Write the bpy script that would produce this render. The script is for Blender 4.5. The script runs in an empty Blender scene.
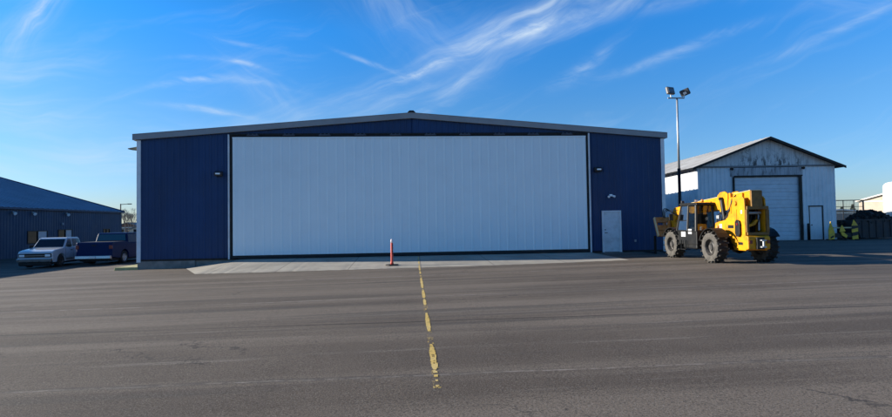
import bpy, bmesh, math, random
from mathutils import Vector, Matrix
random.seed(7)
SC = bpy.context.scene
COL = SC.collection
PI = math.pi
A_SUN, B_SUN = 3.3, 0.60          # metres a shadow runs to +X / -Y per metre of height

# ------------------------------------------------------------------ helpers
def link(o):
    COL.objects.link(o); return o

def tag(o, label=None, cat=None, group=None, kind=None):
    if label: o['label'] = label
    if cat: o['category'] = cat
    if group: o['group'] = group
    if kind: o['kind'] = kind
    return o

def empty(name, loc=(0, 0, 0), rz=0.0, label=None, cat=None, group=None):
    o = bpy.data.objects.new(name, None)
    o.empty_display_size = 0.3
    o.location = loc; o.rotation_euler = (0, 0, rz)
    link(o)
    return tag(o, label, cat, group)

class MB:
    def __init__(s):
        s.bm = bmesh.new(); s.bm.verts.ensure_lookup_table()
    def verts(s, pts): return [s.bm.verts.new(p) for p in pts]
    def face(s, vs, mi=0):
        try:
            f = s.bm.faces.new(vs); f.material_index = mi; return f
        except ValueError: return None
    def quad(s, a, b, c, d, mi=0): return s.face(s.verts([a, b, c, d]), mi)
    def box(s, c, size, rot=None, mi=0):
        hx, hy, hz = size[0]/2, size[1]/2, size[2]/2
        M = Matrix.Translation(c)
        if rot is not None:
            M = M @ (rot.to_4x4() if isinstance(rot, Matrix) else Matrix.Rotation(rot, 4, 'Z'))
        v = s.verts([M @ Vector((x, y, z)) for x in (-hx, hx) for y in (-hy, hy) for z in (-hz, hz)])
        for f in ((0,1,3,2),(4,6,7,5),(0,4,5,1),(2,3,7,6),(0,2,6,4),(1,5,7,3)): s.face([v[i] for i in f], mi)
        return s
    def box2(s, x0, x1, y0, y1, z0, z1, mi=0):
        return s.box(((x0+x1)/2, (y0+y1)/2, (z0+z1)/2), (abs(x1-x0), abs(y1-y0), abs(z1-z0)), mi=mi)
    def prism(s, poly, a, b, axis='x', mi=0, sa=None, sb=None):
        """poly of 2-D points; axis x: (y,z); axis y: (x,z); axis z: (x,y)"""
        def P(p, t):
            if axis == 'x': return (t, p[0], p[1])
            if axis == 'y': return (p[0], t, p[1])
            return (p[0], p[1], t)
        va = s.verts([P(p, a) for p in poly]); vb = s.verts([P(p, b) for p in poly])
        n = len(poly)
        s.face(va[::-1], mi); s.face(vb, mi)
        for i in range(n): s.face([va[i], va[(i+1) % n], vb[(i+1) % n], vb[i]], mi)
        return s
    def cyl(s, p0, p1, r0, r1=None, n=16, mi=0, caps=True):
        p0, p1 = Vector(p0), Vector(p1); r1 = r0 if r1 is None else r1
        d = (p1-p0).normalized(); u = d.orthogonal().normalized(); w = d.cross(u)
        a = s.verts([p0+(u*math.cos(t)+w*math.sin(t))*r0 for t in [2*PI*i/n for i in range(n)]])
        b = s.verts([p1+(u*math.cos(t)+w*math.sin(t))*r1 for t in [2*PI*i/n for i in range(n)]])
        for i in range(n): s.face([a[i], a[(i+1) % n], b[(i+1) % n], b[i]], mi)
        if caps: s.face(a[::-1], mi); s.face(b, mi)
        return s
    def tube(s, pts, r, n=8, mi=0):
        for i in range(len(pts)-1): s.cyl(pts[i], pts[i+1], r, r, n, mi)
        return s
    def lathe(s, prof, axis_pt, n=32, mi=0, axis='x'):
        rings = []
        for k in range(n):
            t = 2*PI*k/n
            ring = []
            for (r, h) in prof:
                if axis == 'x': p = (h, r*math.cos(t), r*math.sin(t))
                elif axis == 'z': p = (r*math.cos(t), r*math.sin(t), h)
                else: p = (r*math.cos(t), h, r*math.sin(t))
                ring.append(s.bm.verts.new(Vector(p)+Vector(axis_pt)))
            rings.append(ring)
        for k in range(n):
            a, b = rings[k], rings[(k+1) % n]
            for i in range(len(prof)-1): s.face([a[i], b[i], b[i+1], a[i+1]], mi)
        return s
    def build(s, name, mats, parent=None, smooth=False, bevel=0.0, seg=2, weld=False):
        me = bpy.data.meshes.new(name)
        if weld: bmesh.ops.remove_doubles(s.bm, verts=s.bm.verts, dist=1e-4)
        bmesh.ops.recalc_face_normals(s.bm, faces=s.bm.faces)
        s.bm.to_mesh(me); s.bm.free()
        if not isinstance(mats, (list, tuple)): mats = [mats]
        for m in mats: me.materials.append(m)
        if smooth:
            for p in me.polygons: p.use_smooth = True
        o = bpy.data.objects.new(name, me); link(o)
        if parent is not None: o.parent = parent
        if bevel > 0:
            md = o.modifiers.new('bevel', 'BEVEL'); md.width = bevel; md.segments = seg
            md.limit_method = 'ANGLE'; md.angle_limit = math.radians(35)
            md.harden_normals = False
        return o

def copy_tree(o, parent=None):
    c = o.copy(); link(c); c.parent = parent
    for ch in [x for x in SC.objects if x.parent == o]: copy_tree(ch, c)
    return c

# ------------------------------------------------------------------ materials
class NT:
    def __init__(s, nt): s.nt = nt; s.n = nt.nodes; s.l = nt.links
    def node(s, typ, **kw):
        x = s.n.new(typ)
        for k, v in kw.items(): setattr(x, k, v)
        return x
    def put(s, sock, v):
        if isinstance(v, bpy.types.NodeSocket): s.l.new(v, sock)
        else:
            try: sock.default_value = v
            except TypeError: sock.default_value = tuple(v)
    def math(s, op, a, b=None, c=None, clamp=False):
        x = s.n.new('ShaderNodeMath'); x.operation = op; x.use_clamp = clamp
        s.put(x.inputs[0], a)
        if b is not None: s.put(x.inputs[1], b)
        if c is not None: s.put(x.inputs[2], c)
        return x.outputs[0]
    def mix(s, f, a, b):
        x = s.n.new('ShaderNodeMix'); x.data_type = 'RGBA'
        s.put(x.inputs[0], f)
        s.put(x.inputs[6], a if isinstance(a, bpy.types.NodeSocket) else (*a[:3], 1))
        s.put(x.inputs[7], b if isinstance(b, bpy.types.NodeSocket) else (*b[:3], 1))
        return x.outputs[2]
    def noise(s, vec, scale, detail=4, rough=.55, out=0, dist=0):
        x = s.n.new('ShaderNodeTexNoise'); s.l.new(vec, x.inputs['Vector'])
        x.inputs['Scale'].default_value = scale; x.inputs['Detail'].default_value = detail
        x.inputs['Roughness'].default_value = rough; x.inputs['Distortion'].default_value = dist
        return x.outputs[out]
    def mapping(s, vec, scale=(1, 1, 1), loc=(0, 0, 0), rot=(0, 0, 0)):
        x = s.n.new('ShaderNodeMapping'); s.l.new(vec, x.inputs[0])
        x.inputs['Scale'].default_value = scale; x.inputs['Location'].default_value = loc
        x.inputs['Rotation'].default_value = rot
        return x.outputs[0]
    def smooth_lin(s, v, a, b):
        x = s.n.new('ShaderNodeMapRange'); s.put(x.inputs[0], v); x.inputs[1].default_value = a; x.inputs[2].default_value = b
        return x.outputs[0]
    def ramp(s, f, stops):
        x = s.n.new('ShaderNodeValToRGB'); s.l.new(f, x.inputs[0])
        cr = x.color_ramp
        while len(cr.elements) > 2: cr.elements.remove(cr.elements[-1])
        for i, (p, c) in enumerate(stops):
            e = cr.elements[i] if i < 2 else cr.elements.new(p)
            e.position = p; e.color = (*c, 1) if len(c) == 3 else c
        return x.outputs[0]
    def smooth(s, v, a, b):
        x = s.n.new('ShaderNodeMapRange'); x.interpolation_type = 'SMOOTHSTEP'
        s.put(x.inputs[0], v); x.inputs[1].default_value = a; x.inputs[2].default_value = b
        x.inputs[3].default_value = 0; x.inputs[4].default_value = 1
        return x.outputs[0]

def new_mat(name):
    m = bpy.data.materials.new(name); m.use_nodes = True
    t = NT(m.node_tree)
    b = m.node_tree.nodes['Principled BSDF']
    return m, t, b

def mat(name, col, rough=.6, metal=0., var=.18, vscale=3., dirt=None, dirt_amt=.35, dscale=2.5, bump=0., bscale=40., coat=0., spec=.5, streak=False):
    m, t, b = new_mat(name)
    tc = t.node('ShaderNodeTexCoord').outputs['Object']
    vec = t.mapping(tc, (1, 1, .18)) if streak else tc
    n1 = t.noise(vec, vscale, 5, .6)
    f = t.smooth(n1, .3, .7)
    c = t.mix(f, [x*(1-var) for x in col], [min(1, x*(1+var)) for x in col])
    if dirt:
        n2 = t.noise(tc, dscale, 6, .65)
        c = t.mix(t.math('MULTIPLY', t.smooth(n2, .42, .7), dirt_amt), c, dirt)
    t.l.new(c, b.inputs['Base Color'])
    n3 = t.noise(tc, vscale*2.3, 3)
    t.l.new(t.math('MULTIPLY_ADD', n3, .25, rough-.12), b.inputs['Roughness'])
    b.inputs['Metallic'].default_value = metal
    b.inputs['Specular IOR Level'].default_value = spec
    b.inputs['Coat Weight'].default_value = coat
    b.inputs['Coat Roughness'].default_value = .08
    if bump > 0:
        bp = t.node('ShaderNodeBump'); bp.inputs['Strength'].default_value = bump
        bp.inputs['Distance'].default_value = .02
        t.l.new(t.noise(tc, bscale, 3), bp.inputs['Height']); t.l.new(bp.outputs[0], b.inputs['Normal'])
    return m

def glass_mat(name, tint=(.02, .025, .03), rough=.04):
    m, t, b = new_mat(name)
    tc = t.node('ShaderNodeTexCoord').outputs['Object']
    t.l.new(t.mix(t.noise(tc, 3, 3), tint, [x*1.6 for x in tint]), b.inputs['Base Color'])
    b.inputs['Roughness'].default_value = rough
    b.inputs['Specular IOR Level'].default_value = .8
    return m

def clear_glass(name):
    m, t, b = new_mat(name)
    out = m.node_tree.nodes['Material Output']
    tr = t.node('ShaderNodeBsdfTransparent'); tr.inputs[0].default_value = (.42, .46, .45, 1)
    gl = t.node('ShaderNodeBsdfGlossy'); gl.inputs['Roughness'].default_value = .04
    fr = t.node('ShaderNodeFresnel'); fr.inputs[0].default_value = 1.5
    mx = t.node('ShaderNodeMixShader')
    t.l.new(t.math('ADD', fr.outputs[0], .04), mx.inputs[0])
    t.l.new(tr.outputs[0], mx.inputs[1]); t.l.new(gl.outputs[0], mx.inputs[2])
    t.l.new(mx.outputs[0], out.inputs[0])
    return m

M = {}
M['navy'] = mat('navy_steel', (.002, .033, .118), .55, var=.16, vscale=.6, streak=True, dirt=(.018, .034, .07), dirt_amt=.25, dscale=.7)
M['navy_far'] = mat('slate_navy_steel', (.022, .05, .10), .55, var=.16, vscale=.6, streak=True, dirt=(.05, .06, .08), dirt_amt=.3, dscale=.6)
M['roof_far'] = mat('slate_roof_steel', (.20, .23, .30), .45, var=.10, vscale=.4, dirt=(.14, .15, .17), dirt_amt=.3, dscale=.5)
M['door_white'] = mat('white_door_steel', (.79, .89, .91), .45, var=.015, vscale=.35, streak=True, dirt=(.62, .66, .66), dirt_amt=.12, dscale=.8)
M['trim_grey'] = mat('grey_trim_steel', (.27, .28, .29), .5, var=.08, vscale=1)
M['trim_white'] = mat('white_trim_steel', (.74, .76, .78), .5, var=.06, vscale=1.5, dirt=(.4, .38, .35), dirt_amt=.25)
M['mandoor'] = mat('pale_door_paint', (.68, .72, .74), .5, var=.06, vscale=1.2, dirt=(.3, .28, .26), dirt_amt=.35)
M['hinge'] = mat('dull_hinge_steel', (.05, .06, .08), .6, var=.2)
M['black'] = mat('black_rubber', (.012, .012, .013), .7, var=.25)
M['blackpaint'] = mat('black_paint', (.006, .007, .008), .5, var=.3, vscale=5, dirt=(.035, .03, .024), dirt_amt=.3, spec=.35, dscale=4)
M['steel'] = mat('galvanised_steel', (.42, .44, .46), .45, metal=.6, var=.1, vscale=2)
M['concrete_foot'] = mat('footing_concrete', (.22, .21, .19), .85, var=.2, vscale=1.5, dirt=(.1, .1, .09), dirt_amt=.5, bump=.3)
M['roof_grey'] = mat('roof_steel', (.34, .36, .38), .4, metal=.3, var=.08, vscale=.5)
M['yellow'] = mat('machine_yellow', (.70, .295, .003), .5, var=.08, vscale=2.5, dirt=(.26, .12, .018), dirt_amt=.65, dscale=3.2, spec=.3)
M['boomtop'] = mat('sunwashed_boom_yellow', (.66, .52, .26), .5, var=.15, vscale=4, dirt=(.5, .46, .38), dirt_amt=.7, dscale=5)  # cream carries painted sun glare for the boom top; reused for pale edges
M['rust'] = mat('rusty_orange_steel', (.50, .19, .035), .7, var=.3, vscale=6, dirt=(.5, .36, .2), dirt_amt=.5, dscale=5)
M['rear_shade'] = mat('shaded_yellow_steel', (.17, .085, .015), .6, var=.3, vscale=5, dirt=(.26, .14, .03), dirt_amt=.6, dscale=4)  # yellow steel darkened to brown: rear-side shade painted into the colour
M['tyre'] = mat('dusty_tyre', (.050, .047, .043), .9, var=.3, vscale=6, dirt=(.15, .14, .125), dirt_amt=.75, dscale=5, bump=.4)
M['cartyre'] = mat('black_tyre', (.02, .02, .021), .85, var=.25, vscale=6)
M['rim_dark'] = mat('dark_rim', (.035, .034, .033), .5, var=.3, vscale=6, dirt=(.16, .14, .12), dirt_amt=.5, dscale=6)
M['rim_light'] = mat('alloy_rim', (.45, .46, .48), .35, metal=.6, var=.15, vscale=6)
M['chrome'] = mat('chrome', (.42, .43, .45), .30, metal=1., var=.05)
M['truck_white'] = mat('pale_silver_car_paint', (.50, .56, .62), .3, var=.05, vscale=2, coat=.7, dirt=(.42, .46, .5), dirt_amt=.1)
M['truck_blue'] = mat('dark_blue_car_paint', (.002, .018, .080), .40, var=.04, vscale=1, coat=.0, spec=.12)
M['glass'] = glass_mat('dark_glass', (.008, .010, .013))
M['glass_pale'] = glass_mat('pale_blind_glass', (.30, .36, .40), .1)
M['cabglass'] = clear_glass('cab_glass')
M['lens_red'] = mat('red_lens', (.16, .012, .01), .25, var=.05, coat=.6)
M['lens_white'] = mat('white_lens', (.88, .90, .92), .15, var=.04, coat=.8)
M['sticker'] = mat('white_sticker', (.78, .78, .76), .5, var=.04)
M['seat'] = mat('grey_seat_cloth', (.06, .06, .065), .9, var=.2)
M['hose'] = mat('black_hose', (.012, .012, .012), .5, var=.2)
M['post_red'] = mat('orange_red_plastic', (.62, .055, .03), .45, var=.12, vscale=5, dirt=(.4, .2, .15), dirt_amt=.4, dscale=8)
M['post_tip'] = mat('pale_reflective_band', (.72, .62, .60), .4, var=.08)
M['kerb_yellow'] = mat('kerb_paint', (.42, .38, .16), .8, var=.2, vscale=3, dirt=(.25, .23, .2), dirt_amt=.6)
M['bar_yellow'] = mat('barrier_yellow', (.95, .52, .03), .5, var=.1, vscale=4, dirt=(.3, .22, .1), dirt_amt=.4)
M['bar_black'] = mat('barrier_black', (.015, .015, .015), .6, var=.2)
M['skip'] = mat('skip_steel', (.030, .032, .036), .65, var=.3, vscale=3, dirt=(.07, .045, .03), dirt_amt=.6, dscale=3, streak=True)
M['debris'] = mat('dark_debris', (.022, .020, .019), .95, var=.6, vscale=3, dirt=(.06, .05, .04), dirt_amt=.5, dscale=7, bump=.6, bscale=9)
M['tank'] = mat('tank_white', (.78, .78, .76), .45, var=.04, vscale=.7, streak=True, dirt=(.5, .48, .44), dirt_amt=.25)
M['beige'] = mat('beige_siding', (.46, .38, .29), .7, var=.07, vscale=.8)
M['beige_trim'] = mat('cream_trim', (.70, .66, .58), .6, var=.05)
M['pale_roof'] = mat('pale_metal_roof', (.62, .63, .64), .5, var=.08)
M['lowwall'] = mat('grey_shed_siding', (.20, .20, .20), .7, var=.1)
M['fence'] = mat('dark_pipe', (.03, .03, .032), .6, var=.2)
M['bark'] = mat('bare_bark', (.20, .17, .15), .9, var=.25, vscale=4)
M['conifer'] = mat('conifer_needles', (.020, .036, .020), .9, var=.4, vscale=1.5)
M['brush'] = mat('brown_brush', (.10, .085, .055), .95, var=.4, vscale=.8)
M['hill'] = mat('dry_hillside', (.12, .115, .085), .95, var=.3, vscale=.02, dirt=(.05, .06, .045), dirt_amt=.8, dscale=.03)
M['lamp_face'] = mat('lamp_glass', (.10, .11, .12), .12, var=.2, vscale=8, coat=.7)
M['lamp_body'] = mat('lamp_housing', (.035, .036, .04), .45, var=.15)
M['copper'] = mat('lamp_bronze', (.16, .15, .10), .5, var=.2)
M['house_red'] = mat('brick_red_wall', (.22, .12, .09), .8, var=.1)
M['house_pale'] = mat('pale_house_wall', (.48, .46, .42), .8, var=.1)

def tyre_mat():
    m, t, b = new_mat('dusty_tyre')
    tc = t.node('ShaderNodeTexCoord').outputs['Object']
    sep = t.node('ShaderNodeSeparateXYZ'); t.l.new(tc, sep.inputs[0])
    side = t.smooth(t.math('ABSOLUTE', sep.outputs[0]), .15, .205)
    n = t.smooth(t.noise(tc, 5, 5, .65), .30, .62)
    f = t.math('MULTIPLY', t.math('MULTIPLY_ADD', side, .75, .12), t.math('MULTIPLY_ADD', n, .5, .5))
    t.l.new(t.mix(f, (.020, .019, .018), (.115, .107, .095)), b.inputs['Base Color'])
    b.inputs['Roughness'].default_value = .9; b.inputs['Specular IOR Level'].default_value = .25
    return m
M['tyre'] = tyre_mat()
# --- asphalt
def asphalt():
    m, t, b = new_mat('asphalt')
    tc = t.node('ShaderNodeTexCoord').outputs['Object']
    base = t.mix(t.smooth(t.noise(tc, .22, 5, .6), .35, .68), (.080, .061, .045), (.118, .093, .070))
    # long bands along X left by the paver and by traffic
    band = t.noise(t.mapping(tc, (.018, .55, 1)), 1.6, 4, .6)
    base = t.mix(t.math('MULTIPLY', t.smooth(band, .40, .62), .70), base, (.195, .160, .125))
    band2 = t.noise(t.mapping(tc, (.05, 1.6, 1), (31, 7, 0)), 1.4, 4, .65)
    base = t.mix(t.math('MULTIPLY', t.smooth(band2, .50, .70), .75), base, (.058, .050, .043))
    sc = t.noise(t.mapping(tc, (.10, 2.2, 1), (4, 17, 0), (0, 0, .05)), 1.2, 5, .7)
    base = t.mix(t.math('MULTIPLY', t.smooth(sc, .58, .70), .60), base, (.225, .198, .17))
    # dark spots / oil
    oil = t.noise(t.mapping(tc, (.5, 1.3, 1), (9, 3, 0)), .9, 4, .6)
    base = t.mix(t.math('MULTIPLY', t.smooth(oil, .70, .80), .55), base, (.03, .029, .028))
    ag = t.noise(tc, 80, 3, .8)
    base = t.mix(t.smooth(ag, .50, .68), base, t.mix(.55, base, (.36, .33, .285)))
    ag2 = t.noise(t.mapping(tc, (1, 1, 1), (5, 5, 5)), 40, 4, .85)
    base = t.mix(t.math('MULTIPLY', t.smooth(ag2, .47, .62), .72), base, (.024, .020, .017))
    # seams: dark joint near y=-16.4, pale crumbly joints near -19.8 and further
    sep = t.node('ShaderNodeSeparateXYZ'); t.l.new(tc, sep.inputs[0])
    X, Y = sep.outputs[0], sep.outputs[1]
    wob = t.math('MULTIPLY_ADD', t.noise(t.mapping(tc, (.5, .05, 1)), 1.3, 4, .7), .14, -.07)
    def seam(y0, slope, w, col, amt, brk=.5, k=0):
        nonlocal base
        d = t.math('ADD', t.math('SUBTRACT', Y, t.math('MULTIPLY_ADD', X, slope, y0-14*slope)), wob)
        f = t.math('SUBTRACT', 1, t.smooth(t.math('ABSOLUTE', d), w*.35, w))
        nb = t.noise(t.mapping(tc, (1, 1, 1), (k*3.1, k, 0)), 5, 5, .75)
        nb2 = t.noise(t.mapping(tc, (.12, .12, 1), (k*7.1, k, 0)), 2, 2, .5)
        g = t.math('MULTIPLY', f, t.math('MULTIPLY', t.smooth(nb, brk-.12, brk+.12), t.smooth(nb2, .3, .55)))
        base = t.mix(t.math('MULTIPLY', g, amt), base, col)
    seam(-16.45, -.055, .045, (.022, .020, .018), 1, .34, 1)
    seam(-19.85, -.035, .030, (.28, .25, .215), .80, .49, 2)
    seam(-19.83, -.035, .09, (.045, .042, .040), .5, .45, 3)
    seam(-13.2, -.02, .07, (.24, .215, .19), .75, .45, 4)
    seam(-10.3, -.01, .07, (.04, .038, .036), .6, .48, 5)
    seam(-8.0, .0, .10, (.25, .225, .20), .7, .45, 6)
    seam(-6.4, .0, .10, (.05, .047, .044), .5, .48, 7)
    # hairline cracks
    vo = t.node('ShaderNodeTexVoronoi', feature='DISTANCE_TO_EDGE'); vo.inputs['Scale'].default_value = .16
    wv = t.node('ShaderNodeVectorMath', operation='MULTIPLY_ADD'); t.l.new(t.noise(tc, .9, 5, .7, out=1), wv.inputs[0]); wv.inputs[1].default_value = (2.2, 2.2, 0); t.l.new(tc, wv.inputs[2])
    t.l.new(wv.outputs[0], vo.inputs['Vector'])
    ck = t.math('SUBTRACT', 1, t.smooth(vo.outputs['Distance'], .0015, .006))
    ck = t.math('MULTIPLY', ck, t.smooth(t.noise(tc, .35, 3), .48, .60))
    base = t.mix(t.math('MULTIPLY', ck, .75), base, (.030, .027, .025))
    t.l.new(base, b.inputs['Base Color'])
    b.inputs['Roughness'].default_value = .88
    b.inputs['Specular IOR Level'].default_value = .3
    bp = t.node('ShaderNodeBump'); bp.inputs['Strength'].default_value = .55; bp.inputs['Distance'].default_value = .01
    t.l.new(t.noise(tc, 38, 4, .8), bp.inputs['Height']); t.l.new(bp.outputs[0], b.inputs['Normal'])
    return m
M['asphalt'] = asphalt()

def concrete():
    m, t, b = new_mat('apron_concrete')
    tc = t.node('ShaderNodeTexCoord').outputs['Object']
    base = t.mix(t.smooth(t.noise(tc, .5, 5, .6), .3, .7), (.26, .24, .20), (.38, .35, .29))
    base = t.mix(t.math('MULTIPLY', t.smooth(t.noise(tc, 2.3, 6, .7), .5, .72), .5), base, (.22, .20, .175))
    sep = t.node('ShaderNodeSeparateXYZ'); t.l.new(tc, sep.inputs[0])
    fx = t.math('FRACT', t.math('DIVIDE', sep.outputs[0], 3.05))
    j = t.math('SUBTRACT', 1, t.smooth(t.math('ABSOLUTE', t.math('SUBTRACT', fx, .5)), .004, .01))
    base = t.mix(t.math('MULTIPLY', j, .7), base, (.10, .09, .08))
    base = t.mix(t.math('MULTIPLY', t.smooth(t.noise(tc, 60, 2, .6), .5, .7), .25), base, (.2, .19, .17))
    t.l.new(base, b.inputs['Base Color']); b.inputs['Roughness'].default_value = .85
    bp = t.node('ShaderNodeBump'); bp.inputs['Strength'].default_value = .3; bp.inputs['Distance'].default_value = .01
    t.l.new(t.noise(tc, 30, 3), bp.inputs['Height']); t.l.new(bp.outputs[0], b.inputs['Normal'])
    return m
M['concrete'] = concrete()

def paint_line():
    m, t, b = new_mat('worn_line_paint')
    tc = t.node('ShaderNodeTexCoord').outputs['Object']
    n = t.noise(tc, 16, 5, .75)
    c = t.mix(t.smooth(n, .30, .45), (.10, .092, .08), (.58, .40, .10))
    c = t.mix(t.smooth(t.noise(tc, 3, 3), .4, .7), c, t.mix(.4, c, (.66, .54, .26)))
    t.l.new(c, b.inputs['Base Color']); b.inputs['Roughness'].default_value = .8
    return m
def chip(m, lo, hi, sc, fade=None):
    t = NT(m.node_tree); b = m.node_tree.nodes['Principled BSDF']; out = m.node_tree.nodes['Material Output']
    tc = t.node('ShaderNodeTexCoord').outputs['Object']
    a = t.smooth(t.noise(t.mapping(tc, (1, .6, 1), (2, 5, 0)), sc, 5, .75), lo, hi)
    mx = t.node('ShaderNodeMixShader'); tr = t.node('ShaderNodeBsdfTransparent')
    t.l.new(a, mx.inputs[0]); t.l.new(tr.outputs[0], mx.inputs[1]); t.l.new(b.outputs[0], mx.inputs[2]); t.l.new(mx.outputs[0], out.inputs[0])
    return m
M['line'] = chip(paint_line(), .36, .44, 11)
M['line_flecks'] = chip(paint_line(), .55, .63, 14)

def dirt_ground():
    m, t, b = new_mat('dry_ground')
    tc = t.node('ShaderNodeTexCoord').outputs['Object']
    c = t.mix(t.smooth(t.noise(tc, .03, 6, .6), .4, .62), (.21, .19, .12), (.12, .13, .06))
    c = t.mix(t.math('MULTIPLY', t.noise(tc, 1.5, 5, .7), .6), c, (.16, .14, .10))
    t.l.new(c, b.inputs['Base Color']); b.inputs['Roughness'].default_value = .95
    return m
M['ground'] = dirt_ground()

def weathered(name, lo, hi, dark, z0=None, amt=.9, thr=(.50, .60), cx=None, cw=3.):
    """painted boards whose paint has peeled in upright streaks"""
    m, t, b = new_mat(name)
    tc = t.node('ShaderNodeTexCoord').outputs['Object']
    sep = t.node('ShaderNodeSeparateXYZ'); t.l.new(tc, sep.inputs[0])
    c = t.mix(t.smooth(t.noise(t.mapping(tc, (1, 1, .25)), 2.2, 5, .65), .35, .65), lo, hi)
    n = t.noise(t.mapping(tc, (1, 1, .30)), 3.6, 6, .72)
    f = t.smooth(n, *thr)
    if z0 is not None:   # most peeling low in the gable round its middle
        g = t.math('SUBTRACT', 1, t.smooth(sep.outputs[2], z0, z0+1.15))
        d = t.math('SUBTRACT', 1, t.smooth(t.math('ABSOLUTE', t.math('SUBTRACT', sep.outputs[0], cx)), cw*.45, cw))
        f = t.math('MULTIPLY', f, t.math('MULTIPLY', g, d))
        n2 = t.noise(t.mapping(tc, (1, 1, .6), (3, 0, 2)), 1.6, 5, .6, dist=1.2)
        ring = t.math('SUBTRACT', 1, t.smooth(t.math('ABSOLUTE', t.math('SUBTRACT', n2, .56)), .006, .022))
        f = t.math('MAXIMUM', f, t.math('MULTIPLY', t.math('MULTIPLY', ring, d), .55))
    c = t.mix(t.math('MULTIPLY', f, amt), c, dark)
    fx = t.math('FRACT', t.math('MULTIPLY', sep.outputs[0], 3.3))
    j = t.math('SUBTRACT', 1, t.smooth(t.math('ABSOLUTE', t.math('SUBTRACT', fx, .5)), .02, .06))
    c = t.mix(t.math('MULTIPLY', j, .35), c, dark)
    t.l.new(c, b.inputs['Base Color']); b.inputs['Roughness'].default_value = .75
    return m
M['gable'] = weathered('peeling_gable_paint', (.60, .59, .57), (.70, .69, .67), (.045, .043, .042), z0=5.62, cx=-4.9, cw=3.6, thr=(.50, .56))
M['signband'] = weathered('worn_sign_board', (.36, .36, .37), (.50, .50, .51), (.07, .07, .07), amt=.6, thr=(.52, .62))
M['shedwall'] = mat('white_shed_steel', (.80, .82, .83), .5, var=.04, vscale=1.2, streak=True, dirt=(.45, .42, .38), dirt_amt=.25, dscale=1.1)
M['rollup'] = mat('rollup_door_steel', (.68, .71, .74), .5, var=.05, vscale=.8, dirt=(.4, .4, .38), dirt_amt=.25)
M['shedroof'] = mat('weathered_shed_roof', (.42, .42, .41), .55, var=.12, vscale=.6, dirt=(.25, .22, .18), dirt_amt=.5, dscale=.7)

# ------------------------------------------------------------------ terrain
def zg(x): return min(0., max(-.58, -.4+.016*x))

def ground_sheets():
    mb = MB()
    xs = [-1500, -600, -200, -70, -40, -20, -11.25, -5, 0, 8, 16, 25, 40, 70, 100, 200, 600, 1500]
    ys = [-1500, -400, -100, 60, 90, 200, 500, 1500]
    g = [[mb.bm.verts.new((x, y, zg(x)-.02)) for y in ys] for x in xs]
    for i in range(len(xs)-1):
        for j in range(len(ys)-1): mb.face([g[i][j], g[i+1][j], g[i+1][j+1], g[i][j+1]])
    tag(mb.build('ground', M['ground']), kind='structure')
    mb = MB()
    xs = [-60, -30, -11.25, -5, 0, 5, 10, 15, 20, 25, 40, 60, 85]; ys = [-60, -26, -10, 0, 15, 32]
    g = [[mb.bm.verts.new((x, y, zg(x))) for y in ys] for x in xs]
    for i in range(len(xs)-1):
        for j in range(len(ys)-1): mb.face([g[i][j], g[i+1][j], g[i+1][j+1], g[i][j+1]])
    tag(mb.build('asphalt', M['asphalt']), kind='structure')
ground_sheets()

# concrete ramp in front of the door: rises from the asphalt to the sill
def yedge(x):
    pts = [(2.3, -.35), (4.2, -3.9), (7, -4.25), (11, -4.6), (16.2, -5.0), (20, -5.0), (22.6, -4.9), (22.9, -.02)]
    for (a, ya), (b, yb) in zip(pts, pts[1:]):
        if a <= x <= b: return ya+(yb-ya)*(x-a)/(b-a)
    return -.1
def ramp_z(x, k):                       # k 0 at wall .. 1 at front edge
    side = max(0, min(1, (x-2.3)/2.5))
    return zg(x)+.006+(0-zg(x)+.015)*side*(1-k)**1.0
mb = MB()
xs = [2.3+i*(22.6-2.3)/118 for i in range(119)]; ks = [0, .15, .3, .5, .7, .85, 1]
_rn = random.Random(8)
g = []
for x in xs:
    jit = _rn.uniform(-.10, .06) if 4.3 < x < 22.4 else 0
    g.append([mb.bm.verts.new((x, -.02+(yedge(x)+jit+.02)*k, ramp_z(x, k))) for k in ks])
for i in range(len(xs)-1):
    for j in range(len(ks)-1): mb.face([g[i][j], g[i][j+1], g[i+1][j+1], g[i+1][j]])
tag(mb.build('pavement', M['concrete']), kind='structure')
def surf_z(x, y):
    if 2.3 < x < 22.6 and yedge(x) < y < 0:
        return ramp_z(x, y/yedge(x))
    return zg(x)

# worn yellow line running from the door towards the viewer
def worn_line():
    mb = MB()
    rnd = random.Random(3)
    runs = [(-20.31, -20.24, .05), (-20.10, -20.04, .04), (-19.93, -19.84, .06), (-19.77, -19.69, .065), (-19.63, -18.28, .085), (-17.35, -15.55, .080), (-15.15, -15.0, .04), (-14.55, -13.65, .075), (-13.48, -11.85, .082),
            (-11.55, -8.75, .078), (-8.3, -8.0, .05), (-7.4, -6.4, .06), (-6.1, -3.9, .062), (-3.6, -2.6, .055), (-2.3, -.4, .04)]
    for y0, y1, w in runs:
        n = max(2, int((y1-y0)/.05)); prev = None
        for i in range(n+1):
            y = y0+(y1-y0)*i/n; k = i/n
            e = min(1, .50+1.6*min(k*2.4, (1-k))) if (y1-y0) > .6 else .9
            a = 13.66-w*e*.50*(.70+.45*rnd.random()); b = 13.66+w*e*.50*(.70+.45*rnd.random())
            z = surf_z(13.66, y)+.005
            cur = mb.verts([(a, y, z), (b, y, z)])
            if prev: mb.face([prev[0], prev[1], cur[1], cur[0]])
            prev = cur
    tag(mb.build('road_marking', M['line']), kind='structure')
    mb = MB(); prev = None
    for i in range(106):
        y = -20.35+i*.188
        z = surf_z(13.66, y)+.0035
        cur = mb.verts([(13.61, y, z), (13.71, y, z)])
        if prev: mb.face([prev[0], prev[1], cur[1], cur[0]])
        prev = cur
    tag(mb.build('road_marking', M['line_flecks']), kind='structure')
worn_line()

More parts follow.
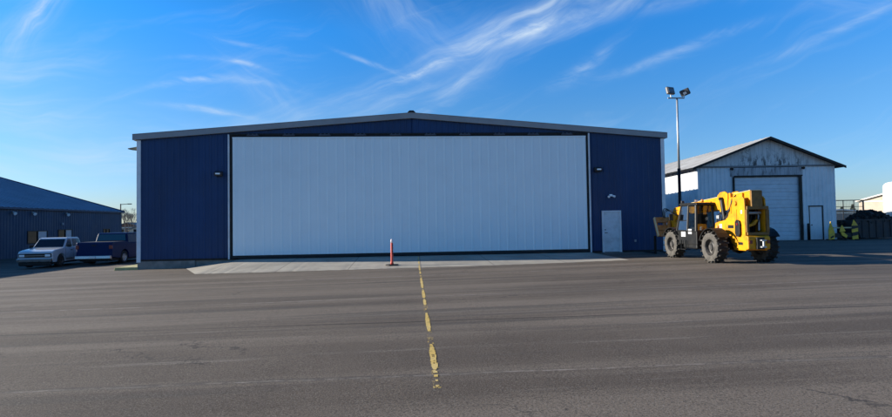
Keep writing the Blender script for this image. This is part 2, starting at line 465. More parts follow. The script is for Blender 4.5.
# ------------------------------------------------------------------ corrugated sheet
def rib_sheet(mb, O, U, W, s0, s1, zlo, zhi, pitch=.305, depth=.03, phase=0., ribw=.34, mi=0):
    """sheet in plane (O + U*s), vertical extent zlo(s)..zhi(s), ribs stand out along W"""
    O, U, W = Vector(O), Vector(U), Vector(W)
    pts = [(s0, 0)]
    k = math.floor((s0-phase)/pitch)
    while True:
        c = phase+k*pitch
        for ds, d in ((-ribw/2*pitch, 0), (-ribw/2*pitch*.5, depth), (ribw/2*pitch*.5, depth), (ribw/2*pitch, 0)):
            s = c+ds
            if s0+1e-4 < s < s1-1e-4: pts.append((s, d))
        if c > s1: break
        k += 1
    pts.append((s1, 0))
    f0 = zlo if callable(zlo) else (lambda s: zlo); f1 = zhi if callable(zhi) else (lambda s: zhi)
    prev = None
    for s, d in pts:
        P = O+U*s+W*d
        cur = mb.verts([(P.x, P.y, P.z+f0(s)), (P.x, P.y, P.z+f1(s))])
        if prev: mb.face([prev[0], cur[0], cur[1], prev[1]], mi)
        prev = cur

def wall_lamp_box(parent, x, y, z, name='wall_lamp', face=-1, w=.36):
    mb = MB(); mb.prism([(y, z+.12), (y, z-.12), (y+face*.20, z-.12), (y+face*.26, z+.02), (y+face*.10, z+.12)], x-w/2, x+w/2, 'x')
    o = mb.build(name, M['lamp_body'], parent, bevel=.012)
    mb = MB(); mb.box2(x-w/2+.07, x+w/2-.07, y+face*.232, y+face*.262, z-.05, z+.02)
    mb.build('lens', M['lens_white'], o)
    return o

# ------------------------------------------------------------------ hangar
def hangar():
    root = empty('hangar', (0, 0, 0), 0, 'large navy steel hangar with a low gable and a huge pale closed door', 'hangar')
    X0, X1, XA, HE0, HE1, HA, DEP = -.12, 26.70, 13.42, 6.16, 6.14, 7.20, 26.0
    dx0, dx1, dz = 4.30, 22.64, 6.14
    px0, px1, pz = 23.30, 24.32, 2.18
    def top(x): return HE0+(HA-HE0)*(x-X0)/(XA-X0) if x < XA else HE1+(HA-HE1)*(X1-x)/(X1-XA)
    # front wall sheet
    mb = MB()
    rib_sheet(mb, (0, 0, 0), (1, 0, 0), (0, -1, 0), X0, dx0, .0, top)
    rib_sheet(mb, (0, 0, 0), (1, 0, 0), (0, -1, 0), dx0, XA, dz+.10, top)
    rib_sheet(mb, (0, 0, 0), (1, 0, 0), (0, -1, 0), XA, dx1, dz+.10, top)
    rib_sheet(mb, (0, 0, 0), (1, 0, 0), (0, -1, 0), dx1, px0, .0, top)
    rib_sheet(mb, (0, 0, 0), (1, 0, 0), (0, -1, 0), px0, px1, pz, top)
    rib_sheet(mb, (0, 0, 0), (1, 0, 0), (0, -1, 0), px1, X1, .0, top)
    mb.build('wall', M['navy'], root)
    mb = MB(); rib_sheet(mb, (X0, 0, 0), (0, 1, 0), (-1, 0, 0), .02, DEP, -.05, HE0-.02)
    mb.build('wall', M['navy'], root)
    mb = MB(); rib_sheet(mb, (X1, 0, 0), (0, 1, 0), (1, 0, 0), .02, DEP, -.05, HE1-.02)
    mb.build('wall', M['navy'], root)
    mb = MB(); rib_sheet(mb, (0, DEP, 0), (1, 0, 0), (0, 1, 0), X0, XA, -.05, top); rib_sheet(mb, (0, DEP, 0), (1, 0, 0), (0, 1, 0), XA, X1, -.05, top)
    mb.build('wall', M['navy'], root)
    # footing
    mb = MB()
    mb.box2(X0-.02, 2.6, -.05, .25, -.8, -.004); mb.box2(X0-.02, X0+.3, .25, DEP, -.8, -.06)
    mb.box2(2.6, X1+.02, .03, .25, -.5, -.004); mb.box2(X1-.3, X1+.02, .25, DEP, -.5, -.06)
    mb.build('footing', M['concrete_foot'], root)
    # base flashing
    for a, b in ((X0+.14, dx0-.1), (dx1+.12, px0-.05), (px1+.05, X1-.14)):
        mb = MB(); mb.box2(a, b, -.045, -.034, .0, .09); mb.build('base_flashing', M['blackpaint'], root)
    # roof
    for a, b, ha, hb in ((X0-.18, XA, HE0, HA), (XA, X1+.18, HA, HE1)):
        n = 1
        sl = (hb-ha)/((b-a)-.18)
        za = ha-(.18*sl if a < 0 else 0)+.05; zb = hb+(.18*sl if b > 20 else 0)+.05
        mb = MB()
        k = 0; y = -.04; prev = None
        while y < DEP+.1:
            for dy, d in ((0, 0), (.36, 0), (.42, .04), (.50, .04), (.56, 0)):
                cur = mb.verts([(a, y+dy, za+d), (b, y+dy, zb+d)])
                if prev: mb.face([prev[0], prev[1], cur[1], cur[0]])
                prev = cur
            y += .61
        mb.build('roof', M['roof_grey'], root)
    # rake trim: grey fascia following the gable
    mb = MB()
    for sgn in (0, 1):
        if sgn == 0: a, b, za, zb = X0-.22, XA, HE0-.02, HA
        else: a, b, za, zb = XA, X1+.20, HA, HE1-.02
        mb.prism([(a, za-.14), (b, zb-.14), (b, zb+.13), (a, za+.13)], -.16, -.045, 'y')
        mb.prism([(a, za+.134), (b, zb+.134), (b, zb+.155), (a, za+.155)], -.175, .2, 'y')
    mb.build('rake_trim', M['trim_grey'], root)
    mb = MB(); mb.prism([(XA-.2, HA+.16), (XA+.2, HA+.16), (XA+.1, HA+.25), (XA-.1, HA+.25)], -.19, DEP+.1, 'y')
    mb.build('ridge_cap', M['blackpaint'], root)
    # eave gutters down both sides
    for x in (X0-.14, X1+.14):
        mb = MB(); mb.box2(x-.07, x+.07, -.03, DEP, 5.98, 6.12)
        mb.build('gutter', M['trim_grey'], root, bevel=.02)
    # corner trims
    mb = MB(); mb.box2(X0-.06, X0+.13, -.062, -.036, -.05, HE0-.17); mb.box2(X0-.062, X0-.036, -.06, .16, -.05, HE0-.17)
    mb.build('corner_trim', M['trim_white'], root)
    mb = MB(); mb.box2(X1-.13, X1+.06, -.062, -.036, -.05, HE1-.17); mb.box2(X1+.036, X1+.062, -.06, .16, -.05, HE1-.17)
    mb.build('corner_trim', M['trim_white'], root)
    # downpipes near corners
    # big door
    p0, p1 = dx0+.16, dx1-.14
    mb = MB()
    rib_sheet(mb, (0, -.10, 0), (1, 0, 0), (0, -1, 0), p0, p1, .20, dz-.02, pitch=.4575, depth=.022, ribw=.30)
    mb.box2(p0, p1, -.098, .02, .20, .22); mb.box2(p0, p1, -.098, .02, dz-.045, dz-.02)
    mb.box2(p0, p0+.02, -.098, .02, .23, dz-.05); mb.box2(p1-.02, p1, -.098, .02, .23, dz-.05)
    d = mb.build('hangar_door', M['door_white'], root)
    mb = MB(); mb.box2(p0, p1, -.115, .0, .05, .195)
    mb.build('bottom_seal', M['black'], d)
    mb = MB()
    mb.box2(p0, p1, -.135, -.12, dz-.09, dz-.02)
    mb.build('top_trim', M['door_white'], d)
    # jambs
    for x in (dx0-.03, dx1+.03):
        mb = MB(); mb.box2(x-.03, x+.03, -.13, -.036, .02, dz+.12)
        mb.build('door_jamb', M['trim_white'], root)
    mb = MB()
    mb.box2(dx0, p0, -.03, .05, 0, dz+.1); mb.box2(p1, dx1, -.03, .05, 0, dz+.1); mb.box2(dx0, dx1, -.045, .05, dz+.0, dz+.11)
    mb.build('door_reveal', M['black'], root)
    # hood with hinge brackets above the door
    mb = MB(); mb.box2(dx0+.02, dx1-.02, -.10, -.046, dz+.10, dz+.17)
    mb.build('header_rail', M['blackpaint'], root)
    for i in range(10):
        x = p0+1.0+i*(p1-p0-2.0)/9
        mb = MB(); mb.box2(x-.28, x+.28, -.17, -.105, dz+.05, dz+.10); mb.cyl((x-.30, -.15, dz+.045), (x+.30, -.15, dz+.045), .022, n=8)
        for k in (-.2, 0, .2): mb.box2(x+k-.03, x+k+.03, -.16, -.102, dz+.10, dz+.15)
        mb.build('hinge', M['hinge'], root)
    # person door
    mb = MB()
    w = .075
    mb.box2(px0, px0+w, -.09, .06, 0.0, pz); mb.box2(px1-w, px1, -.09, .06, 0.0, pz); mb.box2(px0+w, px1-w, -.09, .06, pz-w, pz)
    mb.build('door_frame', M['trim_white'], root)
    mb = MB(); mb.box2(px0+w+.006, px1-w-.006, -.045, 0, .03, pz-w-.006)
    pd = mb.build('side_door', M['mandoor'], root)
    mb = MB(); mb.cyl((px0+.16, -.045, 1.02), (px0+.16, -.10, 1.02), .022); mb.cyl((px0+.16, -.095, 1.02), (px0+.27, -.095, 1.02), .014)
    mb.build('handle', M['blackpaint'], pd)
    mb = MB(); mb.cyl((px0+.16, -.045, 1.18), (px0+.16, -.065, 1.18), .03); mb.build('lock', M['blackpaint'], pd)
    mb = MB(); mb.box2(px0, px1, -.25, -.0, -.04, .012); mb.build('threshold', M['concrete_foot'], root)
    # wall lamps, floodlight and outlet
    wall_lamp_box(root, 3.80, -.034, 4.30); wall_lamp_box(root, 23.12, -.034, 4.35)
    mb = MB(); mb.box2(23.72, 23.88, -.09, -.034, 2.92, 3.04); base = mb.build('floodlight', M['lens_white'], root, bevel=.01)
    for s in (-1, 1):
        mb = MB(); mb.cyl((23.80+s*.07, -.09, 2.96), (23.80+s*.17, -.20, 2.90), .045, .065, 12)
        mb.build('lamp_head', M['lens_white'], base)
    mb = MB(); mb.box2(25.02, 25.11, -.07, -.034, .52, .64); mb.build('outlet_box', M['trim_grey'], root)
    # floodlight on left side wall
    mb = MB(); mb.cyl((X0-.03, .35, 5.66), (X0-.22, .35, 5.66), .025); mb.prism([(X0-.18, 5.72), (X0-.62, 5.64), (X0-.62, 5.60), (X0-.20, 5.54)], .18, .52, 'y')
    mb.build('side_lamp', M['copper'], root, bevel=.01)
    return root
hangar()

# low painted kerb by the hangar's left corner
mb = MB(); mb.prism([(-1.25, -.56), (-.1, -.56), (-.1, -.27), (-1.2, -.27)], -.10, 6.0, 'y')
tag(mb.build('kerb', M['kerb_yellow'], bevel=.02), kind='structure')

# ------------------------------------------------------------------ navy building on the left
def warehouse():
    Xw, Y0, Y1, He, p, w, zb = -18., .5, 31.1, 3.42, .30, 18., -.58
    root = empty('metal_warehouse', (Xw, Y1, zb), 0, 'low dark slate-blue metal building with a broad sloping roof behind the parked trucks', 'building')
    def L(x, y, z): return (x-Xw, y-Y1, z-zb)
    H = He-zb
    wins = [(17.6, 19.9, 1.05, 2.13), (21.2, 23.1, 1.15, 2.2), (27.8, 28.9, 1.2, 2.2)]
    mb = MB()
    cuts = [Y0]+[c for a in wins for c in a[:2]]+[Y1]
    for i in range(len(cuts)-1):
        a, b = cuts[i]-Y1, cuts[i+1]-Y1
        if i % 2 == 0: rib_sheet(mb, (0, 0, 0), (0, 1, 0), (1, 0, 0), a, b, 0, H, pitch=.305, depth=.03)
        else:
            _, _, z0, z1 = wins[i//2]
            rib_sheet(mb, (0, 0, 0), (0, 1, 0), (1, 0, 0), a, b, 0, z0, pitch=.305); rib_sheet(mb, (0, 0, 0), (0, 1, 0), (1, 0, 0), a, b, z1, H, pitch=.305)
    mb.build('wall', M['navy_far'], root)
    for yy, s in ((Y1, 1), (Y0, -1)):
        mb = MB()
        f = lambda s_: H+p*s_ if s_ < w else H+p*(2*w-s_)
        rib_sheet(mb, (0, yy-Y1, 0), (-1, 0, 0), (0, s, 0), 0, w, 0, f); rib_sheet(mb, (0, yy-Y1, 0), (-1, 0, 0), (0, s, 0), w, 2*w, 0, f)
        mb.build('wall', M['navy_far'], root)
    mb = MB(); rib_sheet(mb, (-2*w, 0, 0), (0, 1, 0), (-1, 0, 0), Y0-Y1, 0, 0, H); mb.build('wall', M['navy_far'], root)
    for sd in (0, 1):
        mb = MB(); prev = None; y = Y0-Y1-.15
        xa, za, xb, zb2 = (.18, H-.05+.06, -w, H+p*w+.06) if sd == 0 else (-w, H+p*w+.06, -2*w-.18, H-.05+.06)
        while y < .1:
            for dy, d in ((0, 0), (.44, 0), (.47, .045), (.51, .045), (.54, 0)):
                cur = mb.verts([(xa, y+dy, za+d), (xb, y+dy, zb2+d)])
                if prev: mb.face([prev[0], cur[0], cur[1], prev[1]])
                prev = cur
            y += .61
        mb.build('roof', M['roof_far'], root)
    mb = MB()
    for y in (.12,):
        mb.prism([(.22, H-.16), (.22, H+.10), (-w, H+p*w+.14), (-w, H+p*w-.12)], y, y+.05, 'y')
        mb.prism([(-w, H+p*w+.14), (-2*w-.22, H+.10), (-2*w-.22, H-.16), (-w, H+p*w-.12)], y, y+.05, 'y')
    mb.build('rake_trim', M['navy_far'], root)
    mb = MB(); mb.box2(.12, .26, Y0-Y1, .1, H-.15, H+.0); mb.build('gutter', M['navy_far'], root)
    for k, (a, b, z0, z1) in enumerate(wins):
        a -= Y1; b -= Y1; z0 -= 0; z1 -= 0
        mb = MB(); t = .06
        mb.box2(-.03, .05, a, b, z0, z0+t); mb.box2(-.03, .05, a, b, z1-t, z1); mb.box2(-.03, .05, a, a+t, z0+t, z1-t); mb.box2(-.03, .05, b-t, b, z0+t, z1-t)
        m_ = (a+b)/2; mb.box2(-.03, .05, m_-t*.7, m_+t*.7, z0+t, z1-t)
        fr = mb.build('window', M['blackpaint'], root)
        mb = MB(); mb.box2(-.02, .0, a+t, m_-t*.7, z0+t, z1-t); mb.build('pane', M['glass'], fr)
        mb = MB(); mb.box2(-.02, .0, m_+t*.7, b-t, z0+t, z1-t); mb.build('pane', M['glass_pale'] if k < 2 else M['glass'], fr)
    for y in (16.0, 18.1, 22.2):
        yy = y-Y1; z = H-.38
        mb = MB(); mb.box2(.03, .10, yy-.07, yy+.07, z-.07, z+.07)
        l = mb.build('wall_lamp', M['trim_grey'], root)
        mb = MB(); mb.cyl((.10, yy, z), (.34, yy-.10, z-.12), .06, .13, 12); mb.build('lamp_shade', M['sticker'], l)
    mb = MB(); mb.box2(.03, .12, 21.6-Y1, 21.8-Y1, 2.6, 2.8); mb.build('junction_box', M['trim_grey'], root)
warehouse()

# ------------------------------------------------------------------ white shed on the right
YAW = -.0659
def shed():
    root = empty('metal_shed', (44.60, 9.47, 0), YAW, 'weathered white metal shed with peeling gable paint and a tall roll-up door', 'shed')
    W, H, HA, XA, D = 10.22, 5.50, 7.52, -4.93, 17.
    def top(x): return H+(HA-H)*(x+W)/(XA+W) if x < XA else H+(HA-H)*(0-x)/(0-XA)
    da, db, dh = -7.48, -2.73, 4.70
    pa, pb, ph = -1.98, -1.07, 2.45
    mb = MB()
    kw = dict(pitch=.30, depth=.035, ribw=.5)
    O, U, V = (0, 0, 0), (1, 0, 0), (0, -1, 0)
    rib_sheet(mb, O, U, V, -W, da, 0, H-.02, **kw); mb.build('wall', M['shedwall'], root); mb = MB()
    rib_sheet(mb, O, U, V, db, pa, 0, H-.02, **kw)
    rib_sheet(mb, O, U, V, pa, pb, ph, H-.02, **kw); rib_sheet(mb, O, U, V, pb, 0, 0, H-.02, **kw)
    mb.build('wall', M['shedwall'], root)
    mb = MB(); rib_sheet(mb, (-W, 0, 0), (0, 1, 0), (-1, 0, 0), 0, D, 0, H, **kw); mb.build('wall', M['shedwall'], root)
    mb = MB(); rib_sheet(mb, (0, 0, 0), (0, 1, 0), (1, 0, 0), 0, D, 0, H, **kw); mb.build('wall', M['shedwall'], root)
    mb = MB(); rib_sheet(mb, (0, D, 0), (1, 0, 0), (0, 1, 0), -W, XA, 0, top, **kw); rib_sheet(mb, (0, D, 0), (1, 0, 0), (0, 1, 0), XA, 0, 0, top, **kw); mb.build('wall', M['shedwall'], root)
    mb = MB(); mb.prism([(-W, H+.02), (0, H+.02), (XA, HA)], -.03, .05, 'y'); mb.build('gable_boards', M['gable'], root)
    mb = MB(); mb.box2(-W-.05, .05, -.10, -.032, H-.06, H+.05); mb.build('gable_ledge', M['lowwall'], root)
    mb = MB(); mb.box2(da-.28, db+.30, -.085, -.037, dh+.08, H-.10); mb.build('sign_board', M['signband'], root)
    mb = MB(); mb.box2(da-.02, db+.26, -.13, -.088, dh+.02, dh+.12); mb.box2(db, db+.20, -.12, -.037, 0, dh+.02)
    mb.box2(da-.12, da, -.12, -.037, 0, dh+.02)
    mb.build('door_surround', M['blackpaint'], root)
    mb = MB()
    z = 0.03; n = 8; h = (dh-.03)/n
    for i in range(n):
        z0 = .03+i*h
        mb.prism([(.06, z0+.012), (.035, z0+.05), (.035, z0+h*.46), (.055, z0+h*.5), (.035, z0+h*.54), (.035, z0+h-.05), (.06, z0+h-.004), (.09, z0+h-.004), (.09, z0+.012)], da, db, 'x')
    mb.box2(da, db, .07, .10, 0.0, dh)
    mb.build('rollup_door', M['rollup'], root)
    # small door
    mb = MB(); mb.box2(pa, pb, -.02, .02, .03, ph); d = mb.build('side_door', M['shedwall'], root)
    mb = MB(); mb.cyl((pa+.12, -.02, 1.1), (pa+.12, -.08, 1.1), .035, n=10); mb.build('handle', M['blackpaint'], d)
    mb = MB(); mb.box2(pb, pb+.07, -.06, 0, 0, ph); mb.box2(pa-.1, pb+.07, -.07, 0, ph, ph+.08); mb.box2(pa-.03, pa, -.045, 0, 0, ph)
    mb.build('door_frame', M['blackpaint'], root)
    # roof with overhang, dark fascia
    ov, so = .45, .5
    for sd in (0, 1):
        xe = -W-so if sd == 0 else so
        sl = (HA-H)/(XA+W) if sd == 0 else (HA-H)/(-XA)
        ze = H-so*sl
        mb = MB(); prev = None; y = -ov
        while y < D+.2:
            for dy, dd in ((0, 0), (.5, 0), (.53, .03), (.58, .03), (.61, 0)):
                cur = mb.verts([(xe, y+dy, ze+.12+dd), (XA, y+dy, HA+.12+dd)])
                if prev: mb.face([prev[0], cur[0], cur[1], prev[1]])
                prev = cur
            y += .61
        mb.build('roof', M['shedroof'], root)
        mb = MB(); mb.prism([(xe, ze-.06), (XA, HA-.06), (XA, HA+.112), (xe, ze+.112)], -ov-.04, -ov+.02, 'y')
        mb.prism([(xe, ze+.02), (XA, HA+.02), (XA, HA+.05), (xe, ze+.05)], -ov+.021, D, 'y')
        mb.build('fascia', M['blackpaint'], root)
    for x in (da-.22, db+.28):
        mb = MB(); mb.cyl((x, -.037, H-.16), (x, -.25, H-.20), .07, .10, 12); mb.build('wall_lamp', M['blackpaint'], root)
shed()
# bollard by the roll-up door
def loc_shed(x, y): 
    c, s = math.cos(YAW), math.sin(YAW); return (44.60+c*x-s*y, 9.47+s*x+c*y)
x, y = loc_shed(-2.33, -.35)
mb = MB(); mb.lathe([(0, 0), (.09, 0), (.09, 1.15), (.07, 1.21), (0, 1.24)], (0, 0, 0), 16, axis='z')
o = mb.build('bollard', M['blackpaint'], smooth=True); o.location = (x, y, 0)
tag(o, 'short dark bollard standing between the roll-up door and the small door', 'bollard')

# ------------------------------------------------------------------ lamp pole
def floodlight_pole():
    root = empty('floodlight_pole', (30.85, 6.05, 0), 0, 'tall thin steel pole with two floodlights beside the hangar', 'lamp post')
    mb = MB(); mb.cyl((0, 0, 0), (0, 0, 5.0), .105, .10, 14); mb.build('shaded_lower_pole', M['blackpaint'], root, smooth=True)  # black stands in for the hangar's shade on the thicker lower section
    mb = MB(); mb.cyl((0, 0, 5.0), (0, 0, 9.62), .075, .06, 14); mb.build('pole', M['steel'], root, smooth=True)
    mb = MB(); mb.box2(-.24, .24, -.24, .24, 0, .05); mb.build('base_plate', M['steel'], root)
    mb = MB(); mb.box2(-.62, .50, -.035, .035, 9.60, 9.68); mb.build('cross_arm', M['trim_grey'], root, bevel=.008)
    for x, z, rx, rz, sz in ((-.50, 10.12, -.25, .35, (.62, .18, .50)), (.62, 10.02, .60, -.55, (.58, .20, .42))):
        Rm = Matrix.Rotation(rz, 3, 'Z') @ Matrix.Rotation(rx, 3, 'X') @ Matrix.Rotation(.0 if x < 0 else -.35, 3, 'Y')
        c = Vector((x*.9, 0, z))
        mb = MB(); 
        mb.box(c, sz, Rm)
        h = mb.build('floodlight', M['lamp_body'], root, bevel=.04)
        mb = MB(); mb.box(c+Rm @ Vector((0, -sz[1]/2-.012, 0)), (sz[0]*.84, .02, sz[2]*.80), Rm)
        mb.build('lens', M['lamp_face'], h)
        mb = MB(); mb.tube([(x*.8, 0, 9.68), (x*.85, 0, 9.86), c], .03)
        mb.build('bracket', M['steel'], h)
        if x > 0:
            mb = MB(); mb.box(c+Rm @ Vector((0, -sz[1]/2-.03, 0)), (.2, .02, .16), Rm); mb.build('reflector', M['lens_white'], h)
        else:
            mb = MB()
            for k in (-1, 1): mb.box(c+Rm @ Vector((0, -sz[1]/2-.03, k*.12)), (sz[0]*.8, .012, .02), Rm)
            mb.build('louvre', M['copper'], h)
floodlight_pole()

# ------------------------------------------------------------------ red delineator post
def delineator():
    x, y = 12.48, -3.72
    z = surf_z(x, y)
    root = empty('delineator_post', (x, y, z+.002), 0, 'orange-red marker post with a pale top on a flat black base', 'marker post')
    mb = MB()
    pts = [(.30*math.cos(2*PI*i/8+PI/8), .22*math.sin(2*PI*i/8+PI/8)) for i in range(8)]
    mb.prism(pts, 0, .045, 'z'); mb.build('base', M['black'], root, bevel=.012)
    mb = MB(); mb.lathe([(0, .045), (.075, .045), (.062, .12), (.055, .20), (.052, .95), (.045, .98), (0, .98)], (0, 0, 0), 20, axis='z'); mb.build('post', M['post_red'], root, smooth=True)
    mb = MB(); mb.lathe([(.0, .982), (.044, .982), (.05, 1.02), (.05, 1.10), (.035, 1.14), (0, 1.15)], (0, 0, 0), 20, axis='z'); mb.build('cap', M['post_tip'], root, smooth=True)
    for k, zz in enumerate((.86, .74, .62, .52)):
        mb = MB()
        for j in range(5):
            t0 = -1.25+j*.16; t1 = t0+.16
            r = .0545
            mb.quad((r*math.cos(t0), r*math.sin(t0), zz-.04), (r*math.cos(t1), r*math.sin(t1), zz-.04), (r*math.cos(t1), r*math.sin(t1), zz+.04-.01*k), (r*math.cos(t0), r*math.sin(t0), zz+.04-.01*k))
        mb.build('dark_patch', M['blackpaint'], root)
delineator()

# ------------------------------------------------------------------ telehandler
def telehandler():
    root = empty('telehandler', (25.80, -7.45, 0), math.radians(-1.2), 'big yellow telehandler with dusty tyres and lowered boom parked before the hangar', 'telehandler')
    WB, TR, R_ = 3.05, .96, .59
    # wheel
    def wheel_proto(side):
        mb = MB()
        w = .22
        prof = [(.31, -w*.80), (.38, -w*.98), (.48, -w*1.02), (.54, -w*.9), (.555, -w*.6), (.56, 0), (.555, w*.6), (.54, w*.9), (.48, w*1.02), (.38, w*.98), (.31, w*.80), (.31, -w*.8)]
        mb.lathe(prof, (0, 0, 0), 40)
        n = 17
        for sd in (-1, 1):
            for k in range(n):
                t = 2*PI*(k+(.5 if sd > 0 else 0))/n
                for a, b, rr, dt in ((.02, .13, .573, .0), (.12, .225, .560, .10)):
                    tt = t+dt
                    Rm = Matrix.Rotation(tt, 3, 'X') @ Matrix.Rotation(sd*.45, 3, 'Z')
                    c = Vector((sd*(a+b)/2, rr*math.cos(tt), rr*math.sin(tt)))
                    mb.box(c, (b-a+.02, .05, .055), Matrix.Rotation(tt, 3, 'X') @ Matrix.Rotation(PI/2, 3, 'X') @ Matrix.Rotation(sd*.5, 3, 'Y'))
        ty = mb.build('tyre', M['tyre'])
        mb = MB(); o = side
        mb.lathe([(.32, o*.18), (.30, o*.20), (.29, o*.17), (.27, o*.06), (.20, o*.03), (.18, o*.10), (.13, o*.12), (.12, o*.16), (0, o*.16)], (0, 0, 0), 32)
        mb.lathe([(.315, -o*.17), (.27, -o*.10), (0, -o*.08)], (0, 0, 0), 24)
        for k in range(8):
            t = 2*PI*k/8; mb.cyl((o*.03, .235*math.cos(t), .235*math.sin(t)), (o*.065, .235*math.cos(t), .235*math.sin(t)), .022, n=6)
        rm = mb.build('rim', M['rim_dark'], smooth=False)
        mb = MB(); mb.lathe([(.322, o*.175), (.314, o*.207), (.300, o*.202), (.305, o*.175)], (0, 0, 0), 32)
        rg = mb.build('rim_ring', M['rim_dark'], smooth=True)
        return ty, rm, rg
    protos = {}
    for s in (-1, 1):
        for y, st in ((0, 0), (WB, .0)):
            e = bpy.data.objects.new('wheel', None)
            if s not in protos:
                protos[s] = wheel_proto(s); parts = protos[s]
            else:
                parts = []
                for p_ in protos[s]: c = p_.copy(); link(c); parts.append(c)
            # the tyre is the wheel part; rim pieces hang under it
            ty = parts[0]; ty.name = 'wheel'; ty.parent = root; ty.location = (s*TR, y, R_)
            ty.rotation_euler = (random.random(), 0, st)
            for c in parts[1:]: c.parent = ty; c.location = (0, 0, 0)
    # chassis & axles
    mb = MB()
    mb.prism([(-.75, .62), (-.35, .50), (3.55, .50), (3.85, .62), (3.85, .98), (2.4, 1.0), (1.0, 1.0), (-.75, .98)], -.40, .40, 'x')
    mb.build('chassis', M['blackpaint'], root, bevel=.02)
    for y in (0, WB):
        mb = MB(); mb.cyl((-.85, y, R_), (.85, y, R_), .12, n=14); mb.lathe([(0, -.26), (.2, -.2), (.27, 0), (.2, .2), (0, .26)], (0, y, R_), 16)
        for s in (-1, 1): mb.cyl((s*.70, y, R_), (s*.88, y, R_), .2, .16, 14)
        mb.build('axle', M['blackpaint'], root)
    # rear tower side plates
    poly = [(-1.12, .50), (-.45, .50), (-.36, .66), (-.22, .92), (.10, 1.08), (.62, 1.14), (.78, 1.26), (.74, 1.50), (.46, 1.56), (.12, 1.60), (-.10, 1.72), (-.18, 1.90), (-.14, 2.10), (-.18, 2.40), (-.30, 2.46), (-1.0, 2.46), (-1.10, 2.36), (-1.12, 2.05)]
    for s in (-1, 1):
        mb = MB(); x = -.44 if s < 0 else .30; mb.prism(poly, x-.03, x+.03, 'x')
        pl = mb.build('tower_plate', M['yellow'], root, bevel=.012)
        for (yy, zz, rr) in ((-.62, 2.22, .09), (.55, 1.34, .07)):
            mb = MB(); mb.cyl((x+s*.03, yy, zz), (x+s*.09, yy, zz), rr, rr*.85, 18); mb.build('pivot_boss', M['rust'] if rr < .08 else M['yellow'], pl, bevel=.006)
        for (a, b, c, d) in ((-.66, -.60, 1.55, 2.0), (-.35, -.29, 1.85, 2.3)):
            mb = MB(); mb.box2(x+s*.032, x+s*.045, a, b, c, d); mb.build('plate_rib', M['yellow'], pl)
    for (y0, y1, z0, z1, m_) in ((-.98, -.70, .70, .80, 'blackpaint'), (-.45, -.10, 1.30, 1.42, 'blackpaint'), (.28, .44, 1.30, 1.46, 'sticker'), (-.98, -.90, 1.84, 1.96, 'sticker')):
        mb = MB(); mb.box2(-.478, -.472, y0, y1, z0, z1); mb.build('decal', M[m_], root)
    for k in range(3):
        mb = MB(); mb.tube([(-.49, .05+k*.05, 1.62), (-.50, -.22-k*.02, 1.98), (-.48, -.40, 2.30+k*.05), (-.34, -.45, 2.55)], .014, 6); mb.build('hydraulic_hose', M['hose'], root)
    mb = MB(); mb.tube([(-.50, .55, 1.18), (-.52, .20, .98), (-.50, -.20, .82), (-.50, -.6, .60)], .016, 6); mb.build('hydraulic_hose', M['hose'], root)
    mb = MB(); mb.box2(-.30, .25, -.45, .2, 1.0, 1.9); mb.build('tower_core', M['blackpaint'], root, bevel=.03)
    # reinforcing step and dark oval cut-out / tail light
    mb = MB(); mb.prism([(-.86, 1.00), (-.70, 1.00), (-.64, 1.12), (-.64, 1.52), (-.72, 1.62), (-.88, 1.58), (-.92, 1.45), (-.92, 1.10)], -.555, -.473, 'x'); mb.build('light_guard', M['blackpaint'], root, bevel=.015)
    mb = MB(); mb.box2(-.57, -.558, -.84, -.76, 1.42, 1.50); mb.build('tail_light', M['lens_red'], root)
    # rear face: frame with opening, its shade painted in as brown, cross tubes
    mb = MB()
    mb.box2(-.42, .38, -1.19, -1.125, 1.98, 2.10); mb.box2(-.42, .38, -1.19, -1.125, 1.06, 1.16); mb.box2(-.45, -.36, -1.20, -1.124, 1.161, 1.979); mb.box2(.28, .39, -1.20, -1.124, 1.161, 1.979)
    mb.build('rear_frame', M['rear_shade'], root, bevel=.012)
    mb = MB(); mb.box2(-.40, .26, -.60, -.55, 1.10, 2.0); mb.build('bulkhead', M['blackpaint'], root)
    mb = MB()
    mb.prism([(-.35, 1.30), (.0, 1.42), (.12, 1.60), (.04, 1.62), (-.12, 1.48), (-.38, 1.40)], -1.0, -.85, 'y')
    mb.build('link_arm', M['yellow'], root, bevel=.015)
    mb = MB(); mb.cyl((-.40, -.9, 1.86), (.26, -.9, 1.86), .055); mb.cyl((.18, -.92, 1.22), (.22, -.86, 1.9), .04)
    mb.build('lift_cylinder', M['steel'], root)
    mb = MB()
    for k in range(4):
        x = -.3+k*.16; mb.tube([(x, -.8, 2.0), (x+.03, -.95, 1.75), (x-.02, -.9, 1.45), (x+.05, -.8, 1.18)], .017, 6)
    mb.build('hydraulic_hose', M['hose'], root)
    # rear counterweight with hitch
    mb = MB(); mb.prism([(-1.28, .56), (-1.0, .50), (-.62, .50), (-.62, 1.04), (-1.22, 1.04), (-1.28, .98)], -.475, .34, 'x')
    cw = mb.build('counterweight', M['yellow'], root, bevel=.03)
    mb = MB(); mb.box2(-.20, .08, -1.36, -1.275, .56, .98); mb.build('hitch_plate', M['black'], cw, bevel=.01)
    mb = MB(); mb.cyl((-.02, -1.44, .66), (-.02, -1.44, .90), .035, n=10); mb.box2(-.10, .06, -1.48, -1.362, .62, .67); mb.box2(-.10, .06, -1.48, -1.362, .86, .90)
    mb.build('hitch', M['steel'], cw)
    for s in (-1, 1):
        mb = MB(); mb.box2(-.06+s*.32-.05, -.06+s*.32+.05, -1.30, -1.279, .76, .88); mb.build('tail_light', M['lens_red'], cw)
    # boom: outer and inner sections sloping forward
    def boom_poly(y0, z0, y1, z1, h0, h1): return [(y0, z0-h0), (y1, z1-h1), (y1, z1), (y0, z0)]
    bx = -.05
